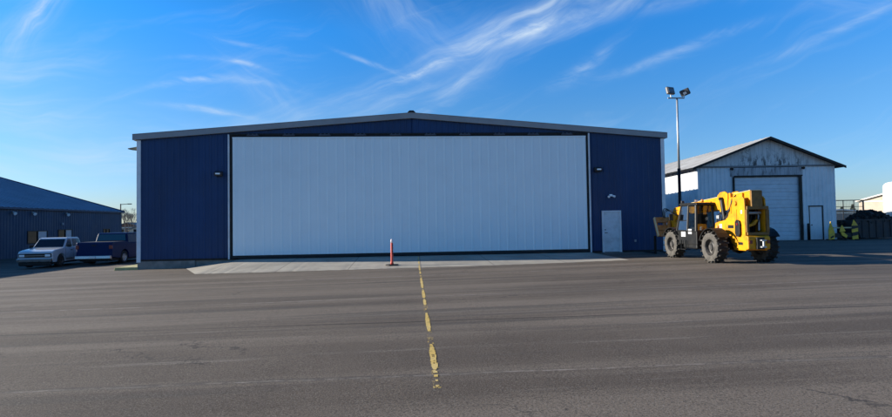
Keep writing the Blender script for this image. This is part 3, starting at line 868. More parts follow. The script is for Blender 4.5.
    mb = MB(); mb.prism(boom_poly(-1.12, 2.66, 3.0, 2.36, .54, .46), bx-.21, bx+.21, 'x')
    bo = mb.build('boom', M['yellow'], root, bevel=.02)
    mb = MB(); mb.prism([(-1.12, 2.668), (3.0, 2.368), (3.0, 2.385), (-1.12, 2.685)], bx-.19, bx+.19, 'x'); mb.build('boom_top_highlight', M['boomtop'], bo)  # thin cream sheet painting the sunlit highlight along the boom's top
    mb = MB(); mb.box2(bx-.20, bx+.20, -1.20, -1.125, 2.06, 2.66); mb.build('boom_end', M['rear_shade'], bo, bevel=.01)  # rear end of the yellow boom, its shade put into the brown
    mb = MB(); mb.prism(boom_poly(3.0, 2.32, 4.35, 2.22, .36, .34), bx-.16, bx+.16, 'x')
    bi = mb.build('inner_boom', M['yellow'], root, bevel=.015)
    mb = MB(); mb.prism([(3.9, 2.26), (4.55, 2.21), (4.95, 1.75), (5.0, 1.05), (4.75, .80), (4.5, .95), (4.55, 1.55), (4.3, 1.85), (3.9, 1.88)], bx-.15, bx+.15, 'x')
    mb.build('boom_head', M['yellow'], root, bevel=.02)
    # collar with cylinder at the tower front
    for s in (-1, 1):
        mb = MB(); mb.prism([(.12, 2.00), (.62, 1.92), (.80, 2.30), (.78, 2.58), (.60, 2.70), (.30, 2.72), (.10, 2.62)], bx+s*.25-.03, bx+s*.25+.03, 'x')
        mb.build('boom_collar', M['yellow'], root, bevel=.01)
        mb = MB(); mb.cyl((bx+s*.33, .42, 2.44), (bx+s*.33, .20, 1.42), .075, n=14); mb.cyl((bx+s*.22, .42, 2.44), (bx+s*.42, .42, 2.44), .06)
        mb.build('lift_cylinder', M['blackpaint'], root)
    mb = MB(); mb.box2(bx-.29, bx-.225, -.80, -.30, 2.12, 2.60); mb.build('boom_rib', M['yellow'], root, bevel=.01); mb = MB(); mb.box2(bx-.30, bx-.225, -.10, -.0, 2.05, 2.64); mb.build('boom_rib', M['yellow'], root, bevel=.01)
    mb = MB(); mb.tube([(-.22, 3.1, 2.25), (-.24, 1.9, 2.34), (-.24, .9, 2.40)], .022, 6); mb.tube([(-.20, 3.1, 2.18), (-.22, 1.9, 2.27), (-.24, .9, 2.33)], .018, 6)
    mb.build('hydraulic_hose', M['hose'], root)
    # front hoses looping to the carriage
    for k in range(3):
        mb = MB(); pts = []
        for i in range(13):
            t = i/12; pts.append((-.22-.05*k-.25*math.sin(t*PI), 4.2+1.15*t, 1.85-.25*t+(.42+.05*k)*math.sin(t*PI)-.15*t))
        mb.tube(pts, .02, 6); mb.build('hydraulic_hose', M['hose'], root)
    # fork carriage
    Rc = Matrix.Rotation(-.42, 3, 'X')
    c0 = Vector((0, 5.0, 1.32))
    mb = MB()
    for zz in (-.36, -.06, .36): mb.box(c0+Rc @ Vector((-.30, 0, zz)), (1.10, .09, .27), Rc)
    for xx in (-.82, -.40, .20): mb.box(c0+Rc @ Vector((xx, .051, 0)), (.16, .05, .92), Rc)
    ca = mb.build('carriage', M['rust'], root, bevel=.012)
    for xx in (-.87, .27):
        mb = MB(); mb.box(c0+Rc @ Vector((xx, 0, 0)), (.035, .18, .96), Rc); mb.build('carriage_edge', M['boomtop'], ca)
    mb = MB()
    for xx in (-.35, .12):
        mb = MB(); mb.prism([(4.75, .92), (5.0, 1.0), (4.95, 1.5), (4.8, 1.6)], xx, xx+.08, 'x'); mb.build('coupler', M['rust'], ca)
    for xx in (-.70, .10):
        mb = MB(); mb.box((xx, 5.52, .38+.05), (.12, .05, .9)); mb.box((xx, 6.10, .02+.03), (.12, 1.2, .045))
        mb.build('fork', M['blackpaint'], root, bevel=.008)
    # cab
    cx0, cx1, cy0, cy1, cz0, cz1 = -1.10, -.30, 1.02, 2.45, .92, 2.28
    mb = MB()
    mb.prism([(1.02, .62), (2.62, .62), (2.72, 1.02), (2.62, 1.20), (1.02, 1.20)], cx0+.02, cx1, 'x')
    cab = mb.build('cab_body', M['blackpaint'], root, bevel=.03)
    def post(a, b, r=.035):
        mb2.cyl(a, b, r, r, 8)
    mb2 = MB()
    fl, fr = (cx0+.03, 2.62, 1.18), (cx1-.03, 2.62, 1.18)
    tl, tr = (cx0+.10, 2.32, 2.24), (cx1-.05, 2.32, 2.24)
    rl, rr = (cx0+.03, 1.06, 1.18), (cx1-.03, 1.06, 1.18)
    ul, ur = (cx0+.10, 1.14, 2.24), (cx1-.05, 1.14, 2.24)
    ml, mu = (cx0+.03, 1.74, 1.18), (cx0+.10, 1.74, 2.24)
    for a, b, r in ((fl, tl, .04), (fr, tr, .04), (rl, ul, .055), (rr, ur, .045), (ml, mu, .04), (tl, ul, .04), (tr, ur, .04), (tl, tr, .04), (ul, ur, .04), (fl, fr, .035), (rl, rr, .035), (fl, rl, .035)): post(a, b, r)
    post((cx0+.02, 2.60, 1.6), (cx0+.07, 1.76, 1.62), .015)
    mb2.build('cab_frame', M['blackpaint'], cab)
    mb = MB(); mb.prism([(1.0, 2.26), (1.06, 2.33), (2.30, 2.35), (2.46, 2.28), (2.40, 2.24), (1.02, 2.22)], cx0+.04, cx1+.02, 'x'); mb.build('cab_roof', M['blackpaint'], cab, bevel=.02)
    for a in ((fl, ml, mu, tl), (ml, rl, ul, mu), (rl, rr, ur, ul), (fr, fl, tl, tr), (rr, fr, tr, ur)):
        mb = MB(); mb.quad(*a); mb.build('window', M['cabglass'], cab)
    mb = MB(); mb.box((-.72, 1.50, 1.28), (.46, .46, .12)); mb.box((-.72, 1.27, 1.60), (.44, .10, .58), Matrix.Rotation(.15, 3, 'X')); mb.build('seat', M['seat'], cab, bevel=.04)
    mb = MB(); mb.cyl((-.72, 2.35, 1.2), (-.72, 2.10, 1.55), .03); mb.lathe([(.17, -.015), (.19, 0), (.17, .015), (.155, 0), (.17, -.015)], (-.72, 2.08, 1.58), 20, axis='z'); mb.build('steering_wheel', M['blackpaint'], cab, smooth=True)
    for (y, z, w_, h_) in ((2.05, 1.04, .34, .20), (1.52, 1.16, .26, .20)):
        mb = MB(); mb.box2(cx0+.010, cx0+.016, y-w_/2, y+w_/2, z-h_/2, z+h_/2); mb.build('sticker', M['sticker'], cab)
    for y in (2.25, 1.2):
        mb = MB(); mb.box((cx0+.12, y, 2.40), (.12, .08, .10)); l = mb.build('work_light', M['lamp_body'], cab, bevel=.01)
        mb = MB(); mb.box((cx0+.12, y+(.045 if y > 2 else -.045), 2.40), (.10, .01, .08)); mb.build('lens', M['lens_white'], l)
    mb = MB(); mb.lathe([(0, 0), (.055, 0), (.05, .09), (.03, .12), (0, .125)], (-.6, 1.4, 2.35), 14, axis='z'); mb.build('beacon', mat('beacon_orange', (.7, .22, .02), .3), cab, smooth=True)
    # mirror
    mb = MB(); mb.tube([(cx0+.05, 2.5, 2.05), (cx0-.16, 2.72, 2.08), (cx0-.16, 2.72, 1.9)], .014, 6); mb.box((cx0-.16, 2.73, 1.76), (.17, .05, .28)); mb.build('mirror', M['blackpaint'], root, bevel=.01)
    # step, side tank
    mb = MB(); mb.box2(-1.07, -.45, 1.05, 2.15, .46, .90); mb.build('fuel_tank', M['blackpaint'], root, bevel=.05)
    mb = MB()
    mb.box2(-1.20, -.98, 1.72, 2.12, .40, .43); mb.box2(-1.17, -1.14, 1.72, 1.75, .43, .80); mb.box2(-1.17, -1.14, 2.09, 2.12, .43, .80)
    mb.build('step', M['blackpaint'], root)
    # fenders
    for y in (0, WB):
        for s in (-1, 1):
            mb = MB(); prev = None
            for k in range(9):
                t = PI*(.10+.72*k/8) if y == 0 else PI*(.14+.66*k/8)
                rr_ = .70
                cur = mb.verts([(s*.74, y+rr_*math.cos(t), R_+rr_*math.sin(t)), (s*1.17, y+rr_*math.cos(t), R_+rr_*math.sin(t)), (s*1.18, y+(rr_+.03)*math.cos(t), R_+(rr_+.03)*math.sin(t)), (s*.74, y+(rr_+.03)*math.cos(t), R_+(rr_+.03)*math.sin(t))])
                if prev:
                    for i in range(4): mb.face([prev[i], prev[(i+1) % 4], cur[(i+1) % 4], cur[i]])
                else: mb.face(cur)
                prev = cur
            mb.face(prev)
            mb.build('fender', M['blackpaint'], root, smooth=False)
    # engine cover on the right side
    mb = MB(); mb.prism([(.75, .62), (2.55, .62), (2.6, 1.2), (2.3, 1.45), (.85, 1.50), (.75, 1.3)], .36, 1.02, 'x'); mb.build('engine_cover', M['yellow'], root, bevel=.05)
    mb = MB(); mb.cyl((.8, 1.1, 1.5), (.8, 1.1, 2.1), .05); mb.build('exhaust_pipe', M['blackpaint'], root)
    # clutter between cab and tower: valve block and hoses
    mb = MB(); mb.box2(-.40, .35, .30, .90, 1.02, 1.34); mb.box2(-.36, -.15, .55, .85, 1.34, 1.62); mb.build('valve_block', M['blackpaint'], root, bevel=.02)
    mb = MB()
    rnd = random.Random(5)
    for k in range(7):
        x = -.36+k*.09
        mb.tube([(x, .95, 1.2), (x+rnd.uniform(-.05, .05), .75, 1.75+rnd.uniform(-.1, .1)), (x, .45, 1.95), (x, .2, 1.75), (x, .0, 1.45)], .018, 6)
    mb.build('hydraulic_hose', M['hose'], root)
    mb = MB(); mb.box2(-.40, -.30, .62, .80, 1.66, 1.80); mb.build('reservoir', M['steel'], root, bevel=.02)
telehandler()

# ------------------------------------------------------------------ trucks
def arc(cy, cz, r, a0, a1, n=8): return [(cy+r*math.cos(a0+(a1-a0)*i/n), cz+r*math.sin(a0+(a1-a0)*i/n)) for i in range(n+1)]

def car_wheel(root, x, y, r, w, s, rim):
    mb = MB(); mb.lathe([(r*.62, -w/2), (r*.9, -w/2), (r, -w*.36), (r, w*.36), (r*.9, w/2), (r*.62, w/2), (r*.6, 0), (r*.62, -w/2)], (0, 0, 0), 28)
    t = mb.build('wheel', M['cartyre'], root, smooth=True); t.location = (x, y, r)
    mb = MB(); mb.lathe([(r*.66, s*w*.42), (r*.62, s*w*.5), (r*.58, s*w*.40), (r*.5, s*w*.22), (r*.2, s*w*.28), (r*.16, s*w*.42), (0, s*w*.42)], (0, 0, 0), 28)
    for k in range(6):
        a = 2*PI*k/6; mb.box((s*w*.30, r*.36*math.cos(a), r*.36*math.sin(a)), (.03, r*.36, .05), Matrix.Rotation(a, 3, 'X'))
    mb.build('rim', rim, t)

def loft_side(mb, poly, hw, edge=.06, inset=.035, tumble=None):
    """closed profile (y,z) extruded across x with softened shoulders; tumble(z) narrows the section"""
    n = len(poly)
    cy = sum(p[0] for p in poly)/n; cz = sum(p[1] for p in poly)/n
    secs = []
    for x, k in ((-hw, 1), (-hw+edge, 0), (hw-edge, 0), (hw, 1)):
        ring = []
        for (y, z) in poly:
            xx = x*(tumble(z) if tumble else 1)
            dy = y-cy; dz = z-cz; L = math.hypot(dy, dz)
            yy, zz = (y-dy/L*inset*k, z-dz/L*inset*k)
            ring.append((xx, yy, zz))
        secs.append(mb.verts(ring))
    mb.face(secs[0][::-1]); mb.face(secs[-1])
    for a, b in zip(secs, secs[1:]):
        for i in range(n): mb.face([a[i], a[(i+1) % n], b[(i+1) % n], b[i]])

def pickup(loc, rz, name, label, paint, lower, L, W, H, wb, r, front_y, cab, bed_h, hood_h, rim, shell=False, group=None):
    """forward is +y; cab = (y_rear_base, y_rear_top, y_front_top, y_front_base)"""
    root = empty(name, loc, rz, label, 'pickup truck')
    hw = W/2; fy = front_y; ry = front_y-L
    wf = fy-.85; wr = wf-wb
    sill = r*.92
    belt = hood_h+.02
    ca = r*1.22
    prof = [(ry, sill+.10), (ry, bed_h-.04), (ry+.04, bed_h)]
    prof += [(cab[0], bed_h), (cab[0]+.02, belt), (cab[3], belt+.01), (fy-.35, hood_h-.06), (fy-.06, hood_h-.14), (fy, hood_h-.24), (fy, sill+.08), (fy-.08, sill-.02)]
    prof += [(wf+ca, sill-.02)]+arc(wf, r, ca, 0.0, PI, 10)[1:-1]+[(wf-ca, sill-.04), (wr+ca, sill-.04)]+arc(wr, r, ca, 0.0, PI, 10)[1:-1]+[(wr-ca, sill)]
    mb = MB(); loft_side(mb, prof, hw, .07, .03)
    body = mb.build('body', paint, root, bevel=.015)
    mb = MB(); mb.box2(-hw+.12, hw-.12, ry+.15, fy-.15, r*.55, sill+.22); mb.build('chassis', M['black'], root)
    mb = MB(); mb.prism([(fy-.10, sill-.20), (fy+.04, sill-.16), (fy+.06, sill-.004), (fy-.10, sill-.004)], -hw+.08, hw-.08, 'x'); mb.build('valance', M['black'], root)
    # greenhouse
    top = H
    tb = lambda z: 1-.13*max(0, (z-belt))/(top-belt)
    g = [(cab[0], belt-.02), (cab[1], top-.05), (cab[1]+.12, top), (cab[2]-.15, top), (cab[2], top-.05), (cab[3], belt-.02)]
    mb = MB(); loft_side(mb, g, hw-.04, .05, .02, tb)
    mb.build('cab', paint, root, bevel=.02)
    # side windows, slightly proud
    zb, zt = belt+.05, top-.10
    def yr(z): return cab[0]+(cab[1]-cab[0])*(z-belt)/(top-belt)
    def yf(z): return cab[3]+(cab[2]-cab[3])*(z-belt)/(top-belt)
    ym = yr(zb)*.45+yf(zb)*.55 if not shell else yr(zb)*.48+yf(zb)*.52
    for s in (-1, 1):
        def X(z): return s*((hw-.04)*tb(z)+.006)
        for (a0, a1, b0, b1) in ((yr(zb)+.10, yr(zt)+.10, ym-.05, ym-.05), (ym+.05, ym+.05, yf(zb)-.12, yf(zt)-.10)):
            mb = MB()
            v = [(X(zb), a0, zb), (X(zb), b0, zb), (X(zt), b1, zt), (X(zt), a1, zt)]
            mb.quad(*v); mb.quad(*[(p[0]-s*.03, p[1], p[2]) for p in v])
            mb.build('side_window', M['glass'], root)
        # door gap + handle
        mb = MB()
        for yy in (ym, yf(zb)-.05): mb.box2(s*(hw-.002), s*(hw+.004), yy-.008, yy+.008, sill+.05, belt-.06)
        mb.build('door_seam', M['black'], root)
        mb = MB(); mb.box2(s*(hw), s*(hw+.03), ym+.12, ym+.26, belt-.18, belt-.14); mb.build('door_handle', M['chrome'] if shell else M['blackpaint'], root)
        mb = MB(); mb.box((s*(hw+.12), yf(zb)-.18, belt+.10), (.20, .08, .16)); mb.build('mirror', M['blackpaint'], root, bevel=.02)
    # windscreen and rear window
    def screen(nm, y0, z0, y1, z1, off):
        x0 = (hw-.12)*tb(z0); x1 = (hw-.12)*tb(z1)
        mb = MB(); mb.quad((-x0, y0+off, z0), (x0, y0+off, z0), (x1, y1+off, z1), (-x1, y1+off, z1))
        mb.quad((-x0, y0, z0), (x0, y0, z0), (x1, y1, z1), (-x1, y1, z1))
        mb.build(nm, M['glass'], root)
    screen('windscreen', yf(zb), zb, yf(zt), zt, .03); screen('rear_window', yr(max(zb, bed_h+.04)), max(zb, bed_h+.04), yr(zt), zt, -.03)
    # bed interior
    mb = MB(); mb.box2(-hw+.10, hw-.10, ry+.10, cab[0]-.06, bed_h-.01, bed_h+.006); mb.build('bed_cover', M['black'], root)
    # bumpers, lights, grille, plate
    mb = MB(); mb.prism([(fy-.06, sill), (fy+.12, sill+.02), (fy+.14, sill+.20), (fy-.02, sill+.22)], -hw+.01, hw-.01, 'x'); mb.build('front_bumper', M['chrome'] if not shell else M['chrome'], root, bevel=.02)
    mb = MB(); mb.box2(-hw+.05, hw-.05, fy-.04, fy+.03, hood_h-.47, hood_h-.25); gr = mb.build('grille', M['blackpaint'], root, bevel=.01)
    mb = MB()
    mb.box2(-hw+.38, hw-.38, fy+.032, fy+.045, hood_h-.375, hood_h-.355)
    mb.build('grille_bar', M['chrome'], gr)
    for s in (-1, 1):
        mb = MB(); mb.box2(s*(hw-.36), s*(hw-.09), fy+.0, fy+.05, hood_h-.43, hood_h-.30); mb.build('headlight', M['lens_white'], root, bevel=.02)
        mb = MB(); mb.box2(s*(hw-.17), s*(hw+.006), ry-.02, ry+.06, bed_h-.40, bed_h-.18); mb.build('tail_light', M['lens_red'], root, bevel=.015)
    mb = MB(); mb.prism([(ry-.18, sill+.02), (ry+.04, sill-.02), (ry+.04, sill+.20), (ry-.16, sill+.20)], -hw+.03, hw-.03, 'x')
    rb = mb.build('rear_bumper', M['chrome'], root, bevel=.02)
    mb = MB(); mb.box2(-.17, .17, ry-.20, ry-.175, sill+.04, sill+.16); mb.build('number_plate', M['sticker'], rb)
    mb = MB(); mb.box2(-hw+.20, hw-.20, ry-.012, ry+.02, sill+.28, bed_h-.05); tg = mb.build('tailgate', paint, root, bevel=.01)
    mb = MB(); mb.box2(-.12, .12, ry-.03, ry-.012, bed_h-.22, bed_h-.16); mb.build('handle', M['blackpaint'], tg)
    for yy in (wf, wr):
        for s in (-1, 1): car_wheel(root, s*(hw-.12), yy, r, .24, s, rim)
    if lower is not None:
        for s in (-1, 1):
            mb = MB(); mb.box2(s*(hw+.002), s*(hw+.014), wr+ca+.06, wf-ca-.05, sill+.06, sill+.16); mb.build('side_trim', lower, root)
    return root

# pale compact extended-cab truck facing the viewer
pickup((-7.85, 6.15, -.50), PI+.10, 'pickup_truck', 'pale silver-blue compact pickup facing the viewer beside the navy building', M['truck_white'], M['chrome'], 4.85, 1.74, 1.66, 2.95, .35, 2.42,
       (-.72, -.55, .72, 1.22), .98, 1.06, M['rim_dark'])
# dark blue crew cab seen from the rear
pickup((-5.15, 7.6, -.48), 0.02, 'pickup_truck', 'dark blue crew-cab pickup with chrome rear bumper, tail toward the viewer', M['truck_blue'], None, 5.75, 2.0, 1.86, 3.55, .39, 2.95,
       (-1.05, -.92, .95, 1.55), 1.34, 1.20, M['rim_light'], shell=True)

# ------------------------------------------------------------------ right background
def barrier():
    root = empty('striped_barrier', (44.10, 8.45, 0), YAW, 'low barrier with yellow and black striped boards beside the dark skip', 'barrier')
    def board(x, w, z0, z1, point, name, ydist=0):
        # striped upright board with pointed top, drawn as alternating slanted bands
        n = 4
        h = (z1-z0)/n
        mbs = [MB(), MB()]
        for k in range(n):
            a = z0+k*h
            b = a+h
            mbs[k % 2].prism([(x-w/2, a), (x+w/2, a+h*.35 if k else a), (x+w/2, b+(h*.35 if k < n-1 else 0)), (x-w/2, b)], ydist-.03, ydist+.03, 'y')
        mbs[1 if n % 2 else 0].prism([(x-w/2, z1), (x+w/2, z1), (x+point, z1+.42)], ydist-.03, ydist+.03, 'y')
        o = mbs[0].build(name, M['bar_yellow'], root); mbs[1].build('stripe', M['bar_black'], o)
    mb = MB(); mb.prism([(-.98, .05), (-.60, .05), (-.56, .55), (-.84, 1.34), (-.98, .70)], -.05, .01, 'y'); mb.build('end_board', M['bar_yellow'], root)
    mb = MB(); mb.prism([(-.88, .10), (-.64, .22), (-.64, .36), (-.88, .24)], -.062, -.052, 'y'); mb.build('stripe', M['bar_black'], root)
    mb = MB(); mb.prism([(-.20, .58), (.20, .62), (.12, .82), (-.02, 1.08), (-.16, .84)], -.06, -.01, 'y'); mb.prism([(-.06, .34), (.26, .14), (.34, .34), (.10, .55), (-.12, .57)], -.06, -.01, 'y'); mb.build('middle_board', M['bar_yellow'], root)
    board(.92, .42, .02, 1.02, -.06, 'end_board')
    mb = MB(); mb.box2(-.58, .72, .02, .09, .84, .93); mb.build('rail', M['boomtop'], root)
    mb = MB(); mb.box2(-.58, .72, .02, .09, .18, .50); mb.build('rail', M['bar_black'], root)
    for x in (-.76, .05, .92):
        mb = MB(); mb.box2(x-.05, x+.05, .10, .18, 0, .85); mb.box2(x-.06, x+.06, -.40, .50, 0, .07); mb.build('leg', M['bar_black'], root)
barrier()

def skip():
    root = empty('skip', (47.95, 10.2, 0), YAW, 'dark open steel skip with sloping ends heaped with dark debris', 'skip')
    mb = MB()
    out = [(-1.55, .08), (1.25, .08), (1.95, 1.42), (-1.9, 1.42)]
    inn = [(-1.5, .14), (1.2, .14), (1.88, 1.42), (-1.83, 1.42)]
    mb.prism(out, -.95, -.90, 'y'); mb.prism(out, .90, .95, 'y'); mb.prism([(-1.55, .08), (1.25, .08), (1.25, .14), (-1.55, .14)], -.90, .90, 'y')
    mb.prism([(1.25, .08), (1.95, 1.42), (1.89, 1.42), (1.20, .14)], -.9, .9, 'y'); mb.prism([(-1.55, .08), (-1.9, 1.42), (-1.84, 1.42), (-1.50, .14)], -.9, .9, 'y')
    mb.build('body', M['skip'], root)
    mb = MB(); mb.box2(-1.95, 2.0, -1.0, -.955, 1.36, 1.46)
    for k in range(6): 
        x = -1.4+k*.52; mb.box2(x-.03, x+.03, -1.0, -.955, .12, 1.355)
    mb.build('rim_rail', M['skip'], root)
    return root
skip()
def debris(name, label, cx, cy, z0, w, d, h, seed, n=420, s0=.08, s1=.22):
    rnd = random.Random(seed); mb = MB()
    # lumpy core
    nx, ny = 26, 12
    g = []
    for i in range(nx+1):
        row = []
        for j in range(ny+1):
            u, v = i/nx*2-1, j/ny*2-1
            hh = h*max(0, 1-abs(u)**2.4)*max(0, 1-abs(v)**2.6)
            hh *= .66+.24*math.sin(3.1*u+seed)+.12*math.sin(9*u+5*v)+.30*rnd.uniform(-1, 1)
            row.append(mb.bm.verts.new((u*w/2, v*d/2, max(0, hh))))
        g.append(row)
    for i in range(nx):
        for j in range(ny): mb.face([g[i][j], g[i+1][j], g[i+1][j+1], g[i][j+1]])
    for k in range(n):
        u, v = rnd.uniform(-.93, .93), rnd.uniform(-.95, .95)
        hh = h*(1-abs(u)**2.4)*(1-abs(v)**2.6)*(.72+.28*math.sin(3.1*u+seed))
        s = rnd.uniform(s0, s1)
        Rm = Matrix.Rotation(rnd.random()*6, 3, 'X') @ Matrix.Rotation(rnd.random()*6, 3, 'Y')
        mb.box((u*w/2, v*d/2, hh*rnd.uniform(.8, 1.12)), (s*rnd.uniform(.5, 2.2), s*rnd.uniform(.4, 1), s*rnd.uniform(.2, .7)), Rm)
    o = mb.build(name, M['debris']); o.location = (cx, cy, z0); o.rotation_euler = (0, 0, YAW)
    tag(o, label, 'debris heap')
debris('debris_heap', 'dark jumbled debris heaped above the rim of the skip', 48.0, 10.2, 1.15, 3.8, 1.86, .85, 2, 520, .12, .34)
debris('debris_heap', 'lower dark debris heap on the ground behind the striped barrier', 46.0, 12.6, .0, 4.4, 3.2, 1.50, 4, 620, .12, .36)

def tank():
    root = empty('storage_tank', (62.0, 18.7, 0), 0, 'big rounded white storage tank at the right edge of the photo', 'tank')
    mb = MB(); R0 = 3.3
    prof = [(0, 0), (R0, 0), (R0, 4.5)]
    for k in range(1, 6):
        a = k/6*PI/2; prof.append((R0-.45*(1-math.cos(a)), 4.5+.45*math.sin(a)))
    prof += [(R0-.9, 5.05), (1.2, 5.45), (.5, 5.58), (0, 5.6)]
    mb.lathe(prof, (0, 0, 0), 64, axis='z'); mb.build('shell', M['tank'], root, smooth=True)
    mb = MB(); mb.lathe([(R0, .9), (R0+.03, .92), (R0+.03, 1.0), (R0, 1.02)], (0, 0, 0), 64, axis='z'); mb.lathe([(R0, 2.7), (R0+.02, 2.71), (R0+.02, 2.77), (R0, 2.78)], (0, 0, 0), 64, axis='z'); mb.build('hoop', M['tank'], root)
    mb = MB(); mb.cyl((-2.6, -3.1, 0), (-2.6, -3.1, 3.1), .04); mb.cyl((-2.2, -3.2, 0), (-2.2, -3.2, 3.1), .04)
    mb.build('pipe', M['steel'], root)
tank()

def gable_house(name, label, loc, rz, w, d, h, hr, wall, roofm, ov=.4, ridge_x=0, windows=()):
    root = empty(name, loc, rz, label, 'building')
    mb = MB(); mb.prism([(-w/2, 0), (w/2, 0), (w/2, h), (ridge_x, hr), (-w/2, h)], 0, d, 'y'); mb.build('wall', wall, root)
    for a, b in (((-w/2, h), (ridge_x, hr)), ((ridge_x, hr), (w/2, h))):
        sl = (b[1]-a[1])/(b[0]-a[0])
        a2 = (a[0]-(ov if a[0] < ridge_x else 0), a[1]-(ov*sl if a[0] < ridge_x else 0)); b2 = (b[0]+(ov if b[0] > ridge_x else 0), b[1]+(ov*sl if b[0] > ridge_x else 0))
        mb = MB(); mb.prism([(a2[0], a2[1]+.02), (b2[0], b2[1]+.02), (b2[0], b2[1]+.22), (a2[0], a2[1]+.22)], -ov, d+ov, 'y'); mb.build('roof', roofm, root)
    mb = MB(); mb.box2(-w/2-.02, w/2+.02, -.05, -.005, h-.15, h+.05); mb.build('trim', M['beige_trim'], root)
    for (x0, x1, z0, z1) in windows:
        mb = MB(); mb.box2(x0-.1, x1+.1, -.06, -.005, z0-.1, z1+.1); f = mb.build('window', M['beige_trim'], root)
        mb = MB(); mb.box2(x0, x1, -.08, -.062, z0, z1); mb.build('pane', M['glass'], f)
    return root
gable_house('beige_building', 'beige gabled building between the pipe fence and the white tank', (92.2, 47.8, 0), math.radians(-58), 15.5, 20, 4.2, 6.5, M['beige'], M['beige_trim'], windows=((-4.5, -3.2, 1.2, 2.4), (1, 2.4, 1.2, 2.4)))
gable_house('low_shed', 'long low grey shed with a pale roof behind the pipe fence', (76.5, 45.2, 0), YAW, 7.5, 8, 2.3, 2.62, M['lowwall'], M['pale_roof'], ov=.3, windows=((-2.8, -1.6, .7, 1.7),))

def pipe_fence():
    root = empty('pipe_fence', (65.0, 30.6, 0), YAW, 'tall dark pipe frame fence between the white shed and the beige building', 'fence')
    mb = MB()
    mb.tube([(-4.5, 0, 3.6), (1.45, 0, 3.6)], .05, 8); mb.tube([(-4.5, 0, 2.85), (1.45, 0, 2.85)], .03, 6); mb.tube([(-4.5, 0, 1.0), (1.45, 0, 1.0)], .03, 6); mb.build('rail', M['fence'], root)
    for x in (-4.4, -2.6, -.9, .35, 1.45):
        mb = MB(); mb.cyl((x, 0, 0), (x, 0, 3.65), .09 if x > 1 else .045); mb.build('post', M['fence'], root)
    mb = MB()
    for k in range(40): mb.cyl((-4.4+k*.148, 0, .1), (-4.4+k*.148, 0, 3.55), .008, n=4)
    mb.build('mesh_panel', M['fence'], root)
pipe_fence()

def conifer(loc, h, label):
    root = empty('conifer', loc, 0, label, 'tree')
    mb = MB(); mb.cyl((0, 0, 0), (0, 0, h*.9), .16, .03, 8); mb.build('trunk', M['bark'], root)
    rnd = random.Random(int(h*100)); mb = MB()
    for k in range(1500):
        z = h*(.12+.88*rnd.random()**1.1); r = (h-z)*.33*rnd.random()**.5*(1+.25*math.sin(z*5)); a = rnd.random()*2*PI
        c = Vector((r*math.cos(a), r*math.sin(a), z)); s = .22
        p = [c+Vector((rnd.uniform(-s, s), rnd.uniform(-s, s), rnd.uniform(-s, s)*.6)) for _ in range(3)]; mb.face(mb.verts(p))
    mb.build('crown', M['conifer'], root)
conifer((97.6, 66, 0), 4.0, 'dark conifer showing above the low pale-roofed shed')
conifer((95.9, 66.6, 0), 3.5, 'smaller dark conifer left of the taller one above the low shed')

# ------------------------------------------------------------------ far left background
def bare_tree(loc, h, seed, label):
    rnd = random.Random(seed)
    root = empty('bare_tree', loc, 0, label, 'tree', 'bare trees beyond the navy building')
    mt, mc = MB(), MB()
    def grow(mb, p, d, l, r, depth):
        q = p+d*l
        mb.cyl(p, q, r, r*.7, 6 if depth < 2 else 4)
        if depth >= 5: return
        for k in range(2 if depth < 1 else rnd.choice((2, 3))):
            nd = (d+Vector((rnd.uniform(-.6, .6), rnd.uniform(-.6, .6), rnd.uniform(-.15, .45)))).normalized()
            grow(mc, q, nd, l*rnd.uniform(.62, .85), max(.012, r*.5), depth+1)
        if depth < 3: grow(mc if depth else mt, q, (d+Vector((rnd.uniform(-.15, .15), rnd.uniform(-.15, .15), .3))).normalized(), l*.8, r*.7, depth+1)
    grow(mt, Vector((0, 0, 0)), Vector((0, 0, 1)), h*.22, .10, 0)
    mt.build('trunk', M['bark'], root); mc.build('crown', M['bark'], root)
bare_tree((-43.0, 78, -.6), 7.6, 11, 'bare leafless tree just right of the far street lamp')
bare_tree((-41.5, 78, -.6), 7.8, 12, 'slim bare tree standing closest to the hangar corner')
bare_tree((-48.8, 90, -.6), 7.0, 13, 'smaller farther bare tree between the two nearer bare trees')

def street_lamp():
    root = empty('street_lamp', (-26.7, 46.7, -.6), 0, 'tall dark lamp post with a single right arm at the end of the navy building', 'lamp post')
    mb = MB(); mb.cyl((0, 0, 0), (0, 0, 5.6), .10, .07, 10); mb.build('pole', M['fence'], root)
    mb = MB(); mb.cyl((0, 0, 5.5), (1.0, 0, 5.56), .045, .04, 8); mb.build('arm', M['fence'], root)
    mb = MB(); mb.box((1.2, 0, 5.56), (.5, .25, .12)); mb.build('lamp_head', M['fence'], root, bevel=.03)
street_lamp()

# distant hills: a real ridge all round the horizon
def hills():
    mb = MB(); rnd = random.Random(9); n = 180
    def H(t): return 5+2.6*math.sin(2*t+.8)+2*math.sin(5*t+2.0)+1.2*math.sin(11*t)+.8*math.sin(23*t+1)
    rings = []
    for rad, k in ((430, 0), (520, .55), (640, 1.0), (800, .6), (950, 0)):
        rings.append([mb.bm.verts.new((13+rad*math.sin(2*PI*i/n), -26+rad*math.cos(2*PI*i/n), -.7+max(.0, H(2*PI*i/n))*k*1.15*(1+.12*rnd.uniform(-1, 1)))) for i in range(n)])
    for a, b in zip(rings, rings[1:]):
        for i in range(n): mb.face([a[i], a[(i+1) % n], b[(i+1) % n], b[i]])
    tag(mb.build('hills', M['hill'], smooth=True), kind='structure')
hills()
